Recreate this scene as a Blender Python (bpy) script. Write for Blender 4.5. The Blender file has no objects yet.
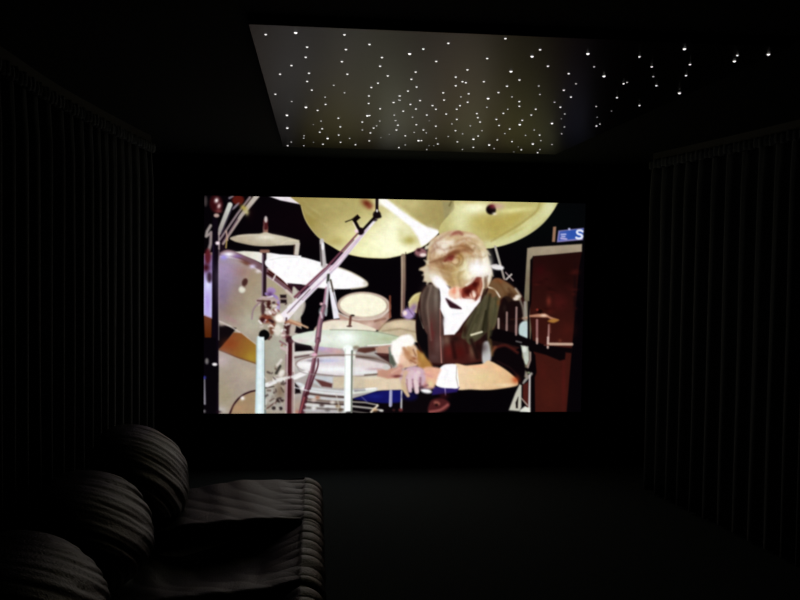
import bpy, bmesh, math, random
import numpy as np
from mathutils import Vector, Matrix

PI = math.pi
C = bpy.context.scene.collection
scene = bpy.context.scene

# ---------------------------------------------------------------- materials
def mat(name, col, rough=.6, spec=.5, metal=0., sheen=0., bump=None, ior=None, coat=0.):
    m = bpy.data.materials.new(name); m.use_nodes = True
    nt = m.node_tree; b = nt.nodes['Principled BSDF']
    b.inputs['Base Color'].default_value = (*col, 1); b.inputs['Roughness'].default_value = rough
    b.inputs['Specular IOR Level'].default_value = spec; b.inputs['Metallic'].default_value = metal
    if ior: b.inputs['IOR'].default_value = ior
    if sheen: b.inputs['Sheen Weight'].default_value = sheen; b.inputs['Sheen Roughness'].default_value = .5
    if coat: b.inputs['Coat Weight'].default_value = coat
    if bump:
        sc_, st, var = bump
        tc = nt.nodes.new('ShaderNodeTexCoord'); n = nt.nodes.new('ShaderNodeTexNoise'); n.inputs['Scale'].default_value = sc_; n.inputs['Detail'].default_value = 4
        bp = nt.nodes.new('ShaderNodeBump'); bp.inputs['Strength'].default_value = st; bp.inputs['Distance'].default_value = .01
        nt.links.new(tc.outputs['Object'], n.inputs['Vector']); nt.links.new(n.outputs['Fac'], bp.inputs['Height']); nt.links.new(bp.outputs['Normal'], b.inputs['Normal'])
        mx = nt.nodes.new('ShaderNodeMix'); mx.data_type = 'RGBA'; mx.inputs[0].default_value = .5
        mx.inputs[6].default_value = tuple(c*(1-var) for c in col)+(1,); mx.inputs[7].default_value = tuple(c*(1+var) for c in col)+(1,)
        nt.links.new(n.outputs['Fac'], mx.inputs[0]); nt.links.new(mx.outputs[2], b.inputs['Base Color'])
    return m
M_WALL = mat('black_felt_wall', (.022, .027, .026), .95, .05, bump=(60, .2, .2))
M_CEIL = mat('matt_black_ceiling', (.012, .0155, .0155), .95, .04, bump=(40, .1, .15))
M_FLOOR = mat('charcoal_carpet', (.044, .056, .060), .95, .03, bump=(220, .8, .45))
M_CURT = mat('charcoal_curtain', (.068, .080, .086), .9, .05, sheen=.15, bump=(300, .3, .2))
M_LEATH = mat('black_leather', (.0045, .0068, .0075), .42, .37, bump=(170, .35, .15))
M_PANEL = mat('satin_black_board', (.008, .0095, .008), .32, .036, bump=(25, .01, .1))
M_FRAME = mat('black_velvet_border', (.004, .004, .004), .9, .03)
M_METAL = mat('dark_metal', (.02, .02, .02), .5, .4)
M_FOOT = mat('black_plastic', (.015, .015, .015), .5, .4)

def emis(name, col, s):
    m = bpy.data.materials.new(name); m.use_nodes = True; nt = m.node_tree; nt.nodes.clear()
    e = nt.nodes.new('ShaderNodeEmission'); e.inputs[0].default_value = (*col, 1); e.inputs[1].default_value = s
    o = nt.nodes.new('ShaderNodeOutputMaterial'); nt.links.new(e.outputs[0], o.inputs[0]); return m

# ---------------------------------------------------------------- helpers
def tag(o, label=None, cat=None, group=None, kind=None):
    if label: o['label'] = label
    if cat: o['category'] = cat
    if group: o['group'] = group
    if kind: o['kind'] = kind
    return o
def thing(name, label, cat, loc=(0, 0, 0)):
    o = bpy.data.objects.new(name, None); C.objects.link(o); o.location = loc; o.empty_display_size = .1
    return tag(o, label, cat)
def obj(name, me, m, parent=None, smooth=True):
    """link a mesh given in world coordinates as one object, parented without moving it"""
    o = bpy.data.objects.new(name, me); C.objects.link(o); me.materials.clear(); me.materials.append(m)
    if smooth: me.polygons.foreach_set('use_smooth', [True]*len(me.polygons))
    if parent is not None:
        root = parent; off = Vector(root.location)
        while root.parent: root = root.parent; off += root.location
        me.transform(Matrix.Translation(-off)); o.parent = parent
    return o
def me_from(verts, faces, name='mesh'):
    me = bpy.data.meshes.new(name); me.from_pydata([tuple(v) for v in verts], [], faces); me.update(); return me
def box(x0, x1, y0, y1, z0, z1, bev=0., seg=3):
    bm = bmesh.new(); bmesh.ops.create_cube(bm, size=1)
    for v in bm.verts: v.co = Vector(((x0+x1)/2+v.co.x*(x1-x0), (y0+y1)/2+v.co.y*(y1-y0), (z0+z1)/2+v.co.z*(z1-z0)))
    if bev: bmesh.ops.bevel(bm, geom=list(bm.edges), offset=bev, segments=seg, profile=.5, affect='EDGES')
    me = bpy.data.meshes.new('box'); bm.to_mesh(me); bm.free(); return me
def joined(*meshes):
    bm = bmesh.new()
    for m in meshes: bm.from_mesh(m)
    me = bpy.data.meshes.new('joined'); bm.to_mesh(me); bm.free(); return me
def grid(f, nu, nv, wrap_u=False, wrap_v=False):
    V = [f(i/(nu if wrap_u else nu-1), j/(nv if wrap_v else nv-1)) for j in range(nv) for i in range(nu)]; F = []
    for j in range(nv if wrap_v else nv-1):
        for i in range(nu if wrap_u else nu-1):
            a, b = i, (i+1) % nu; c, d = j, (j+1) % nv
            F.append((c*nu+a, c*nu+b, d*nu+b, d*nu+a))
    return me_from(V, F)
def tube_y(x, z, r, y0, y1, n=20):
    return grid(lambda u, v: (x+r*math.cos(u*2*PI), y0+(y1-y0)*v, z+r*math.sin(u*2*PI)), n, 2, wrap_u=True)
def hnoise(seed):                            # smooth repeatable 1-D noise
    rr = random.Random(seed); t = [(rr.uniform(.5, 1), rr.uniform(0, 6.28), f) for f in (1, 1.7, 2.9, 4.3)]
    return lambda x: sum(a*math.sin(f*x+p)/f for a, p, f in t)/1.6

# fitted once to the photograph: where the screen, board and camera stand
STARS = [(-0.159,2.586,2), (-0.067,2.553,3), (0.081,2.552,2), (-0.034,2.714,2), (-0.04,2.847,2), (-0.092,2.972,2), (-0.138,3.114,2), (-0.031,3.081,2), (-0.039,3.22,2), (-0.022,3.377,2), (0.092,2.725,2), (0.084,2.888,2), (0.11,3.074,2), (0.064,3.272,1), (0.111,3.407,1), (0.033,3.509,1), (0.037,3.667,2), (-0.173,3.484,2), (-0.11,3.627,1), (-0.05,3.749,3), (0.002,3.816,2), (-0.142,3.965,3), (-0.153,4.338,3), (-0.173,4.985,2), (-0.147,4.833,1), (-0.07,4.582,1), (-0.073,4.67,1), (-0.077,4.966,1), (-0.018,4.209,0), (-0.019,4.817,0), (0.02,4.096,1), (0.027,4.328,2), (0.015,4.441,2), (0.06,4.654,3), (0.036,4.884,2), (0.102,4,2), (0.119,4.25,2), (0.118,4.521,2), (0.136,4.787,2), (0.182,4.63,1), (0.226,4.866,2), (0.164,2.651,2), (0.217,2.81,2), (0.22,2.933,2), (0.26,3.077,2), (0.233,3.205,2), (0.213,3.287,2), (0.214,3.453,2), (0.223,3.612,2), (0.236,3.911,3), (0.246,3.903,2), (0.282,3.726,2), (0.222,4.087,2), (0.236,4.328,1), (0.284,4.415,2), (0.296,4.699,2), (0.29,4.256,2), (0.3,4.187,1), (0.305,4.044,1), (0.352,4.571,0), (0.329,3.572,2), (0.338,3.432,1), (0.346,3.517,1), (0.36,3.876,1), (0.379,4.017,1), (0.404,4.146,2), (0.411,4.295,2), (0.388,4.445,0), (0.489,4.935,1), (0.304,2.748,3), (0.341,2.68,2), (0.41,2.599,2), (0.406,2.834,2), (0.355,3,2), (0.353,3.118,2), (0.389,3.249,2), (0.364,3.331,2), (0.341,3.431,2), (0.351,3.521,1), (0.328,3.573,2), (0.405,3.603,2), (0.436,3.512,2), (0.442,3.704,2), (0.391,3.766,2), (0.36,3.87,1), (0.381,4.016,1), (0.405,4.146,2), (0.412,4.295,2), (0.478,4.478,2), (0.451,3.911,1), (0.51,3.843,2), (0.542,3.994,0), (0.494,4.115,2), (0.55,4.269,2), (0.577,4.359,1), (0.512,4.356,1), (0.57,4.637,3), (0.586,4.634,2), (0.515,4.819,1), (0.489,4.935,2), (0.656,4.821,0), (0.664,4.984,1), (0.656,4.539,1), (0.696,4.744,2), (0.596,4.14,2), (0.683,4.816,0), (0.504,3.613,2), (0.531,3.694,2), (0.535,3.484,2), (0.509,3.34,2), (0.595,3.803,2), (0.512,3.056,2), (0.537,3.202,2), (0.534,2.937,2), (0.55,3.127,2), (0.566,3.142,2), (0.63,3.114,2), (0.614,3.341,2), (0.594,3.408,1), (0.642,3.513,2), (0.623,3.593,2), (0.623,3.678,2), (0.667,3.931,2), (0.665,4.062,1), (0.717,4.261,2), (0.771,4.355,1), (0.793,4.64,2), (0.876,4.942,1), (0.711,4.459,1), (0.765,4.101,1), (0.732,3.766,2), (0.757,3.869,2), (0.791,3.983,2), (0.852,4.236,1), (0.867,4.412,2), (0.863,4.526,3), (0.923,4.839,2), (0.712,3.423,3), (0.746,3.61,1), (0.57,2.767,2), (0.728,3.298,2), (0.735,3.178,2), (0.693,2.938,3), (0.756,3.065,2), (0.575,2.52,2), (0.712,2.719,3), (0.715,2.631,2), (0.801,2.84,2), (0.855,3.154,1), (0.902,3.307,1), (0.802,3.373,1), (0.855,3.461,2), (0.881,3.564,2), (0.847,3.639,1), (0.85,3.739,2), (0.853,3.898,2), (0.903,4.062,2), (0.989,4.306,1), (0.98,4.158,2), (0.998,4.527,2), (0.994,4.725,3), (1.054,4.864,1), (1.092,4.572,2), (0.998,4.022,3), (0.98,3.901,2), (0.986,3.758,2), (0.969,3.617,2), (1.11,4.165,1), (1.11,4.341,1), (1.181,4.319,2), (1.24,4.507,1), (1.23,4.639,3), (1.224,4.882,2), (1.177,4.768,0), (1.33,4.85,1), (1.353,4.986,2), (1.203,4.984,0), (0.883,2.657,3), (0.962,2.824,1), (1.045,2.956,3), (0.906,2.937,2), (0.984,3.093,1), (0.973,3.213,2), (1.041,3.336,2), (1.006,3.452,1), (1.062,3.553,2), (1.129,3.706,1), (1.151,3.83,0), (1.233,4.048,1), (1.282,4.257,1), (1.143,3.959,3), (1.342,4.638,1), (1.063,2.668,2), (1.158,2.793,2), (1.223,2.933,1), (1.296,3.076,2), (1.161,3.064,2), (1.165,3.04,1), (1.23,3.317,2), (1.384,3.459,2), (1.21,3.512,1), (1.312,3.602,0), (1.301,3.76,0), (1.379,3.992,2), (1.376,3.935,1), (1.165,2.552,3), (1.273,2.742,2), (1.332,2.899,2), (1.441,3.191,3), (1.369,2.602,2), (1.398,2.676,3), (1.461,2.575,3)]
HOM = [410.03595763, 1.66944129, 204.231723, 18.16562869, 223.14194215, 195.33535023, 0.04885734, 0.01155032, 1.0]
CAM_R, CAM_U, CAM_F = (0.9947104, -0.1018386, 0.0134182), (-0.0089371, 0.0443315, 0.9989769), (0.1023293, 0.9938127, -0.0431869)

# ---------------------------------------------------------------- the picture shown on the screen
import numpy as np
SS = 3.0                                   # raster samples per unit of the picture grid
GX0, GY0, GX1, GY1 = 198, 188, 592, 420    # the picture grid
GW, GH = int((GX1-GX0)*SS), int((GY1-GY0)*SS)
IMG = np.zeros((GH, GW, 3)); IMG[:] = (7/255, 4/255, 8/255)
_O = [0.0, 0.0, 8.0]
def org(x, y, k=8.0): _O[:] = [x, y, k]
def A8(p):
    p = np.asarray(p, float).reshape(-1, 2)
    return p/_O[2] + np.array(_O[:2])
def _win(x0, y0, x1, y1):
    i0 = max(0, int((x0-GX0)*SS)); i1 = min(GW, int((x1-GX0)*SS)+2)
    j0 = max(0, int((y0-GY0)*SS)); j1 = min(GH, int((y1-GY0)*SS)+2)
    if i1 <= i0 or j1 <= j0: return None
    X, Y = np.meshgrid(GX0+(np.arange(i0, i1)+.5)/SS, GY0+(np.arange(j0, j1)+.5)/SS)
    return slice(j0, j1), slice(i0, i1), X, Y
def _col(c, X, Y):
    if len(c) == 4:                        # gradient: colour a, colour b, from, to (tile units)
        a, b, p, q = c; p, q = A8([p, q]); d = q-p
        t = np.clip(((X-p[0])*d[0]+(Y-p[1])*d[1])/(d@d), 0, 1)[..., None]
        return (np.array(a)*(1-t)+np.array(b)*t)/255
    return np.array(c)/255.
def _mix(w, m, c):
    sj, si, X, Y = w
    IMG[sj, si] = IMG[sj, si]*(1-m[..., None]) + _col(c, X, Y)*m[..., None]
def _segd(X, Y, a, b):
    d = b-a; L = max(d@d, 1e-9)
    t = np.clip(((X-a[0])*d[0]+(Y-a[1])*d[1])/L, 0, 1)
    return np.hypot(X-a[0]-t*d[0], Y-a[1]-t*d[1]), t
def _smooth(p, closed=True, n=6):
    out = []; N = len(p)
    for i in range(N if closed else N-1):
        g = (lambda k: p[k % N]) if closed else (lambda k: p[min(max(k, 0), N-1)])
        a, b, c, d = g(i-1), g(i), g(i+1), g(i+2)
        for k in range(n):
            t = k/n
            out.append(.5*(2*b+(c-a)*t+(2*a-5*b+4*c-d)*t*t+(3*b-a-3*c+d)*t**3))
    if not closed: out.append(p[-1])
    return np.array(out)
def _poly(p, c, s, a):
    w = _win(p[:, 0].min()-2*s, p[:, 1].min()-2*s, p[:, 0].max()+2*s, p[:, 1].max()+2*s)
    if w is None: return
    X, Y = w[2], w[3]; D = np.full(X.shape, 1e9); ins = np.zeros(X.shape, bool)
    for i in range(len(p)):
        u, v = p[i-1], p[i]
        D = np.minimum(D, _segd(X, Y, u, v)[0])
        if u[1] != v[1]:
            ins ^= ((u[1] > Y) != (v[1] > Y)) & (X < (v[0]-u[0])*(Y-u[1])/(v[1]-u[1])+u[0])
    _mix(w, a*np.clip(.5+np.where(ins, D, -D)/(2*s), 0, 1), c)
def P(pts, c, s=.5, a=1.): _poly(A8(pts), c, s, a)
def S(pts, c, s=.5, a=1.): _poly(_smooth(A8(pts)), c, s, a)
def E(x, y, rx, ry, c, rot=0, s=.5, a=1.):
    t = np.linspace(0, 2*math.pi, 40, endpoint=False); r = math.radians(rot)
    q = np.stack([x+rx*np.cos(t)*math.cos(r)-ry*np.sin(t)*math.sin(r), y+rx*np.cos(t)*math.sin(r)+ry*np.sin(t)*math.cos(r)], 1)
    _poly(A8(q), c, s, a)
def L(pts, wd, c, s=.45, a=1., sm=False):
    p = A8(pts)
    if sm: p = _smooth(p, False)
    w0, w1 = (wd if isinstance(wd, tuple) else (wd, wd)); m = max(w0, w1)/_O[2]
    w = _win(p[:, 0].min()-m-s, p[:, 1].min()-m-s, p[:, 0].max()+m+s, p[:, 1].max()+m+s)
    if w is None: return
    X, Y = w[2], w[3]; best = np.full(X.shape, 1e9); n = len(p)-1
    for i in range(n):
        d, t = _segd(X, Y, p[i], p[i+1])
        best = np.minimum(best, d-(w0+(w1-w0)*(i+t)/n)/(2*_O[2]))
    _mix(w, a*np.clip(.5-best/(2*s), 0, 1), c)
def G(x, y, rx, ry, c, a=1., rot=0):       # soft blob
    (cx, cy), = A8([(x, y)]); rx, ry = rx/_O[2], ry/_O[2]; m = 2.6*max(rx, ry)
    w = _win(cx-m, cy-m, cx+m, cy+m)
    if w is None: return
    X, Y = w[2]-cx, w[3]-cy; r = math.radians(rot)
    u, v = X*math.cos(r)+Y*math.sin(r), -X*math.sin(r)+Y*math.cos(r)
    _mix(w, a*np.exp(-((u/rx)**2+(v/ry)**2)), c)

W_ = (252, 250, 252)
# ---- backdrop
org(200, 190)
G(900, 250, 500, 200, (22, 6, 14), .5); G(1900, 900, 500, 500, (12, 5, 12), .6)
org(490, 190); G(500, 250, 500, 250, (6, 11, 11), .8)
# ---- pale sliver of cymbal, top left
org(200, 190)
P([(525, 40), (820, 50), (820, 120), (790, 112), (640, 82)], (236, 228, 234))
# ---- large gold cymbal
org(295, 190)
big = [(48, 0), (50, 130), (80, 230), (130, 312), (200, 388), (300, 452), (370, 492), (450, 518), (560, 538), (700, 545),
       (760, 540), (860, 518), (940, 492), (1020, 452), (1090, 405), (1160, 330), (1240, 230), (1320, 140), (1360, 80), (1360, 0)]
S(big, ((162, 146, 88), (190, 178, 116), (60, 150), (520, 300)))
org(295, 190)
def clipped(draw, poly, sm=True):          # draw only inside an outline
    global IMG
    keep = IMG.copy(); draw(); new = IMG.copy(); IMG[:] = 0
    p = A8(poly); p = _smooth(p) if sm else p; _poly(p, (255, 255, 255), .5, 1.)
    m = IMG.copy(); IMG[:] = keep*(1-m)+new*m
def _bigc():
    G(700, 430, 330, 170, (252, 252, 214), 1); G(640, 500, 300, 90, (240, 240, 190), .9); G(800, 300, 130, 170, (250, 250, 215), .9)
    G(450, 380, 160, 80, (226, 216, 150), .5); G(820, 470, 200, 110, (252, 252, 220), .8)
    G(120, 250, 60, 60, (158, 142, 72), .5); G(330, 410, 70, 40, (170, 152, 84), .5); G(360, 130, 250, 60, (178, 168, 112), .6)
    P([(830, 60), (1360, 60), (1330, 120), (1190, 300), (1150, 340), (1060, 300), (930, 200), (800, 90)], ((196, 186, 130), (172, 158, 102), (850, 80), (1100, 220)), 1.5)
    G(1130, 150, 90, 60, (170, 154, 100), .6); G(950, 110, 60, 30, (206, 196, 140), .5)
    P([(1180, 90), (1360, 90), (1280, 190), (1190, 290), (1190, 200)], (158, 150, 108), 1.5, .8); L([(1280, 130), (1230, 230)], 26, (186, 178, 134), 1.2); L([(1250, 95), (1235, 125)], 12, (110, 100, 60), .8, .8)
    G(915, 402, 60, 40, (180, 168, 92), .9); G(850, 350, 40, 60, (206, 202, 146), .5)
    P([(660, 70), (730, 70), (860, 170), (960, 240), (1060, 300), (1140, 320), (1160, 345), (1060, 440), (1010, 450), (985, 380), (920, 290), (820, 210), (700, 120)], W_, 1.4)
    G(1060, 350, 60, 50, W_, 1)
    G(690, 100, 50, 30, (255, 252, 240), .8)
    G(575, 108, 45, 28, (120, 52, 32), 1, 30); G(600, 135, 25, 20, (128, 44, 36), .6); G(640, 150, 30, 30, (224, 206, 150), .6)
clipped(_bigc, big)
L(big[1:11], 7, (228, 216, 158), .4, .7, True); L(big[10:15], 8, (240, 236, 190), .5, .6, True)
# ---- right-hand cymbal
org(490, 190)
rc = [(-210, 60), (-290, 160), (-400, 290), (-380, 400), (-200, 470), (-90, 472), (0, 464), (110, 440), (220, 400), (330, 340), (420, 268), (490, 185), (534, 112), (545, 60)]
S(rc, (194, 186, 124))
def _rc():
    G(-120, 150, 140, 60, (250, 250, 215), 1); G(-230, 250, 90, 110, (226, 226, 178), .9); G(-160, 90, 90, 18, (206, 190, 130), .8)
    G(20, 270, 130, 80, (178, 160, 84), .9); G(180, 230, 130, 60, (186, 170, 92), .9, -30); G(-60, 250, 90, 60, (190, 176, 104), .8)
    G(200, 160, 130, 22, (226, 222, 156), .9, -6); G(270, 120, 120, 16, (190, 180, 116), .7)
    G(20, 370, 130, 50, (184, 168, 92), .7, -20)
    L([(500, 60), (440, 180), (330, 280), (200, 370), (50, 430), (-60, 455)], 75, (212, 212, 160), 2.2, .9, True)
    L([(400, 90), (370, 170), (260, 260), (120, 345), (10, 410)], 12, (162, 146, 84), 1.2, .7, True)
    G(200, 340, 120, 12, (184, 174, 98), .5, -28); G(300, 250, 80, 10, (230, 228, 170), .4, -38)
    G(480, 150, 40, 60, (222, 222, 178), .7, 20)
clipped(_rc, rc)
L(rc[6:13], 8, (226, 224, 178), .4, .6, True)
E(8, 158, 40, 38, (14, 3, 6), 20, 1.); G(18, 130, 28, 18, (110, 20, 40), .9); G(70, 130, 45, 26, (206, 166, 160), .7); G(35, 190, 18, 12, (250, 240, 220), .8)
# ---- speaker cabinet
P([(298, 466), (340, 456), (736, 432), (734, 495), (560, 512), (345, 530), (340, 1000), (300, 1500), (250, 1500), (268, 950)], ((170, 156, 134), (120, 112, 90), (500, 450), (270, 900)), .6)
P([(345, 530), (560, 512), (735, 495), (712, 620), (660, 1210), (612, 1776), (360, 1776), (345, 1250), (318, 1000), (322, 700)], ((40, 14, 13), (70, 28, 22), (560, 520), (450, 1300)), .6)
P([(322, 560), (345, 530), (330, 900), (312, 980)], (12, 6, 8), .6)
org(490, 265)
G(470, 290, 20, 40, (130, 56, 44), .7); G(600, 60, 90, 120, (34, 10, 8), .6); G(420, 110, 90, 50, (70, 22, 22), .4); G(560, 300, 60, 60, (92, 28, 28), .5); G(400, 40, 40, 40, (66, 12, 18), .5)
G(620, 520, 60, 60, (84, 30, 24), .5); G(680, 250, 14, 200, (22, 10, 14), .7); G(420, 360, 60, 12, (96, 36, 20), .5)
org(490, 340); G(480, 440, 90, 130, (86, 34, 24), .5); G(590, 350, 18, 220, (96, 30, 28), .5); G(420, 250, 40, 100, (88, 30, 24), .4)
# ---- blue sign with its letters
org(545, 215)                               # this tile is 16x: coordinates are halved below
def h(pts): return [(x/2, y/2) for x, y in pts]
P(h([(130, 190), (180, 185), (160, 430), (112, 430)]), (158, 122, 98), .5)
P(h([(215, 250), (620, 208), (605, 398), (190, 436)]), (146, 138, 190), .6)
P(h([(235, 262), (612, 222), (600, 372), (215, 410)]), ((74, 96, 168), (52, 92, 178), (120, 165), (210, 165)), .5)
E(194, 113, 10, 9, (190, 190, 225), 0, .5)
G(140, 180, 26, 22, (112, 118, 188), .6)
L(h([(262, 312), (330, 308)]), 11, (186, 190, 232), .5); L(h([(272, 345), (318, 345)]), 8, (206, 206, 240), .5); L(h([(255, 375), (345, 385)]), 11, (196, 184, 226), .5)
L(h([(270, 312), (256, 370)]), 5, (160, 160, 216), .5, .7)
L(h([(598, 262), (575, 248), (530, 250), (512, 275), (530, 302), (575, 316), (594, 345), (570, 372), (525, 375), (500, 362)]), 17, (232, 236, 252), .5, 1, True)
# ---- thin stand and white microphone by the head
org(490, 190)
L([(42, 455), (82, 600)], 20, (176, 170, 160)); org(490, 265); L([(92, 30), (115, 115)], 18, (160, 150, 142))
L([(125, 60), (185, 125)], 10, (170, 150, 150), .5); L([(172, 75), (130, 115)], 13, (206, 196, 190), .5)
# ---- left: purple-silver drum
org(200, 265)
shell = [(30, -90), (150, -112), (220, -112), (300, -102), (380, -62), (470, -12), (600, 80), (700, 155), (790, 230), (820, 600), (800, 1190), (150, 1190), (135, 690), (150, 640), (150, 440), (30, 400)]
P(shell, (172, 160, 144))
def _sh():
    G(150, 140, 150, 220, (146, 130, 164), 1); G(190, 60, 110, 90, (176, 156, 196), .8); G(330, 60, 100, 60, (160, 120, 112), .7); G(190, 250, 60, 120, (140, 118, 150), .8)
    G(320, 260, 130, 110, (156, 136, 122), .7); G(230, 360, 110, 80, (150, 128, 108), .7); G(420, 130, 70, 130, (164, 146, 118), .7, 30); G(430, 330, 110, 130, (172, 162, 134), .7)
    G(430, 460, 110, 90, (184, 182, 164), .8); G(600, 190, 90, 90, (178, 166, 134), .8); G(690, 480, 110, 160, (196, 194, 180), .8); G(600, 700, 100, 150, (176, 178, 164), .8)
    G(250, 440, 70, 24, (170, 140, 140), .7, 30)
    L([(490, 290), (430, 350), (415, 430)], 12, (150, 120, 140), .8, .8, True)
clipped(_sh, shell, False)
L([(145, -92), (230, -96), (330, -62), (450, -5), (580, 85), (680, 160), (775, 238)], 52, (124, 92, 100), .8, 1, True)
L([(150, -70), (300, -48), (430, 20), (560, 105), (680, 195), (750, 250)], 10, (196, 180, 186), .6, .9, True)
L([(560, 50), (690, 145), (760, 215)], 24, (70, 26, 22), .6); L([(545, 28), (600, 68), (720, 150), (795, 215)], 9, (214, 200, 190), .5)
L([(540, 65), (580, 90)], 16, (60, 24, 22), .5); L([(585, 118), (605, 78)], 12, (220, 210, 205), .5); L([(690, 205), (740, 250)], 22, (206, 192, 180), .6)
G(230, -85, 55, 22, (250, 246, 255), 1); G(190, -60, 30, 20, (160, 150, 235), .9); G(300, -70, 40, 15, (150, 120, 200), .6); G(370, -15, 55, 16, (106, 56, 40), .8, 25); G(420, 12, 26, 18, (220, 210, 240), .9); G(465, 50, 22, 16, (236, 226, 226), .8)
E(358, 138, 20, 30, (84, 48, 44), 20, 1.); E(335, 198, 26, 26, (214, 214, 196), 0, 1.2); G(350, 175, 12, 12, (110, 80, 70), .8)
# strip left of the black post
P([(30, -80), (100, -80), (95, 430), (30, 400)], ((150, 130, 180), (196, 190, 240), (60, 40), (60, 160)), .6)
G(62, 160, 20, 60, (226, 226, 255), .9); G(60, 300, 22, 90, (176, 150, 220), .8); G(50, 20, 30, 36, (70, 20, 30), 1)
P([(30, 405), (95, 425), (90, 600), (40, 610)], ((116, 64, 40), (96, 44, 14), (60, 420), (60, 560)), .8); L([(30, 400), (95, 425)], 8, (180, 150, 170), .6)
# gap, gold wedge and bass drum
P([(145, 470), (290, 505), (200, 640), (145, 680)], (20, 12, 16), .8)
L([(150, 448), (240, 490), (340, 555), (450, 640)], 12, (206, 196, 190), .7, .9, True); G(170, 478, 30, 14, (190, 176, 166), .7)
org(200, 340)
P([(150, 78), (270, -60), (330, -55), (450, 40), (450, 195), (300, 145)], ((142, 82, 48), (162, 128, 52), (230, 20), (440, 120)), .8)
G(240, 30, 60, 40, (150, 72, 36), .6); G(410, 140, 50, 40, (176, 150, 56), .6); L([(150, 78), (300, 140), (450, 190)], 12, (108, 70, 60), .8, .7)
P([(138, 82), (300, 146), (450, 196), (450, 590), (132, 590)], (172, 160, 148), .6)
G(180, 160, 60, 60, (196, 180, 186), .7); G(200, 420, 90, 140, (160, 150, 120), .7); G(400, 270, 90, 60, (192, 178, 156), .7); G(270, 330, 80, 90, (172, 156, 146), .6); G(160, 560, 60, 30, (200, 194, 196), .6)
S([(245, 600), (280, 520), (335, 455), (400, 420), (460, 408), (460, 600)], (166, 142, 112), .7)
L([(238, 592), (272, 515), (330, 450), (400, 415), (455, 404)], (16, 13), (56, 28, 34), .6, 1, True); G(340, 466, 16, 16, (250, 246, 240), 1); G(310, 540, 60, 30, (190, 150, 116), .5)
# right of the white post
G(560, 430, 60, 80, (190, 190, 184), .8); G(620, 530, 70, 50, (170, 166, 160), .8); G(640, 410, 40, 60, (132, 112, 92), .8)
L([(640, 210), (610, 265)], 22, (70, 66, 60), .8); L([(520, 362), (600, 335)], 30, (240, 240, 240), .7); L([(520, 384), (590, 372)], 10, (90, 80, 76), .6); L([(600, 310), (690, 320)], 40, (226, 222, 214), .9); L([(520, 560), (640, 470)], 12, (90, 60, 56), .7, .8)
E(590, 545, 16, 14, (60, 50, 50), 0, .8); E(645, 548, 15, 14, (46, 36, 40), 0, .8); E(640, 480, 30, 20, (52, 36, 36), 0, 1.2); L([(650, 160), (620, 200)], 20, (214, 206, 200), .9)
# ---- left end: tubes, ball, black post
org(200, 190)
G(400, 180, 30, 60, (30, 10, 14), .5)
P([(145, 300), (210, 300), (215, 470), (160, 500), (145, 560)], (30, 14, 26), 1.)
L([(455, 45), (330, 205), (185, 430)], (42, 20), ((196, 186, 176), (158, 140, 136), (440, 50), (220, 400)), .6)
L([(400, 60), (300, 190), (160, 395)], (20, 16), (146, 130, 134), .6); L([(425, 50), (340, 150)], 10, (90, 76, 66), .6, .7); L([(300, 235), (180, 415)], 8, (92, 62, 86), .6, .8)
E(245, 85, 36, 28, (14, 8, 16), -20, .8); L([(235, 65), (265, 50)], 14, (150, 140, 150), .8)
E(305, 80, 48, 40, (96, 30, 22), 0, 1.3); G(350, 145, 30, 20, (176, 160, 84), 1, 40); G(375, 180, 18, 24, (196, 186, 136), .9); E(285, 130, 40, 8, (150, 140, 150), -45, .8)
L([(240, 118), (150, 345)], (40, 34), ((206, 208, 200), (168, 160, 156), (240, 120), (160, 330)), .6); L([(262, 130), (172, 350)], 8, (70, 62, 80), .6)
L([(215, 385), (208, 462)], 12, (170, 146, 90), .5); L([(210, 330), (220, 400)], 12, (190, 160, 150), .7)
E(130, 112, 54, 72, (58, 16, 20), -10, 1.4); E(125, 110, 30, 44, (60, 12, 16), -10, 1.2, .7); E(45, 90, 14, 42, (86, 76, 76), 0, 1.2, .8)
G(132, 84, 16, 20, (246, 236, 236), 1, 20); G(152, 128, 14, 22, (220, 190, 190), 1, 20); G(150, 170, 26, 16, (150, 80, 80), .7); E(132, 204, 22, 16, (186, 160, 152), 0, .8)
L([(85, 285), (58, 330), (50, 370), (85, 345)], 24, (160, 150, 146), .8); L([(90, 340), (85, 430), (60, 520)], 26, (150, 136, 136), .9); E(62, 530, 26, 60, (96, 26, 34), 0, 1.6, .9)
P([(100, 215), (145, 235), (150, 1810), (92, 1810), (98, 600)], (16, 8, 20), .6)
E(75, 700, 20, 40, (40, 14, 24), 0, 1.5, .8)
L([(152, 340), (152, 470)], 12, (176, 160, 160), .7); E(140, 425, 16, 14, (250, 232, 240), 0, .9); L([(153, 470), (150, 1200)], 6, (170, 160, 160), .5, .7)
L([(106, 440), (106, 640)], 8, (44, 30, 70), .8, .7)
org(200, 340)
P([(30, -20), (130, -20), (130, 195), (150, 205), (148, 330), (132, 400), (130, 600), (30, 600)], (10, 6, 12), .6)
E(55, 170, 14, 24, (120, 116, 116), 0, 1.); E(118, 195, 20, 12, (248, 244, 244), 0, .8); L([(36, 310), (38, 510)], (10, 16), (150, 146, 156), .7); E(36, 300, 12, 12, (60, 60, 140), 0, 1.); E(35, 570, 10, 12, (120, 116, 120), 0, 1.); G(150, 575, 20, 10, (40, 20, 30), .8)
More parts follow.
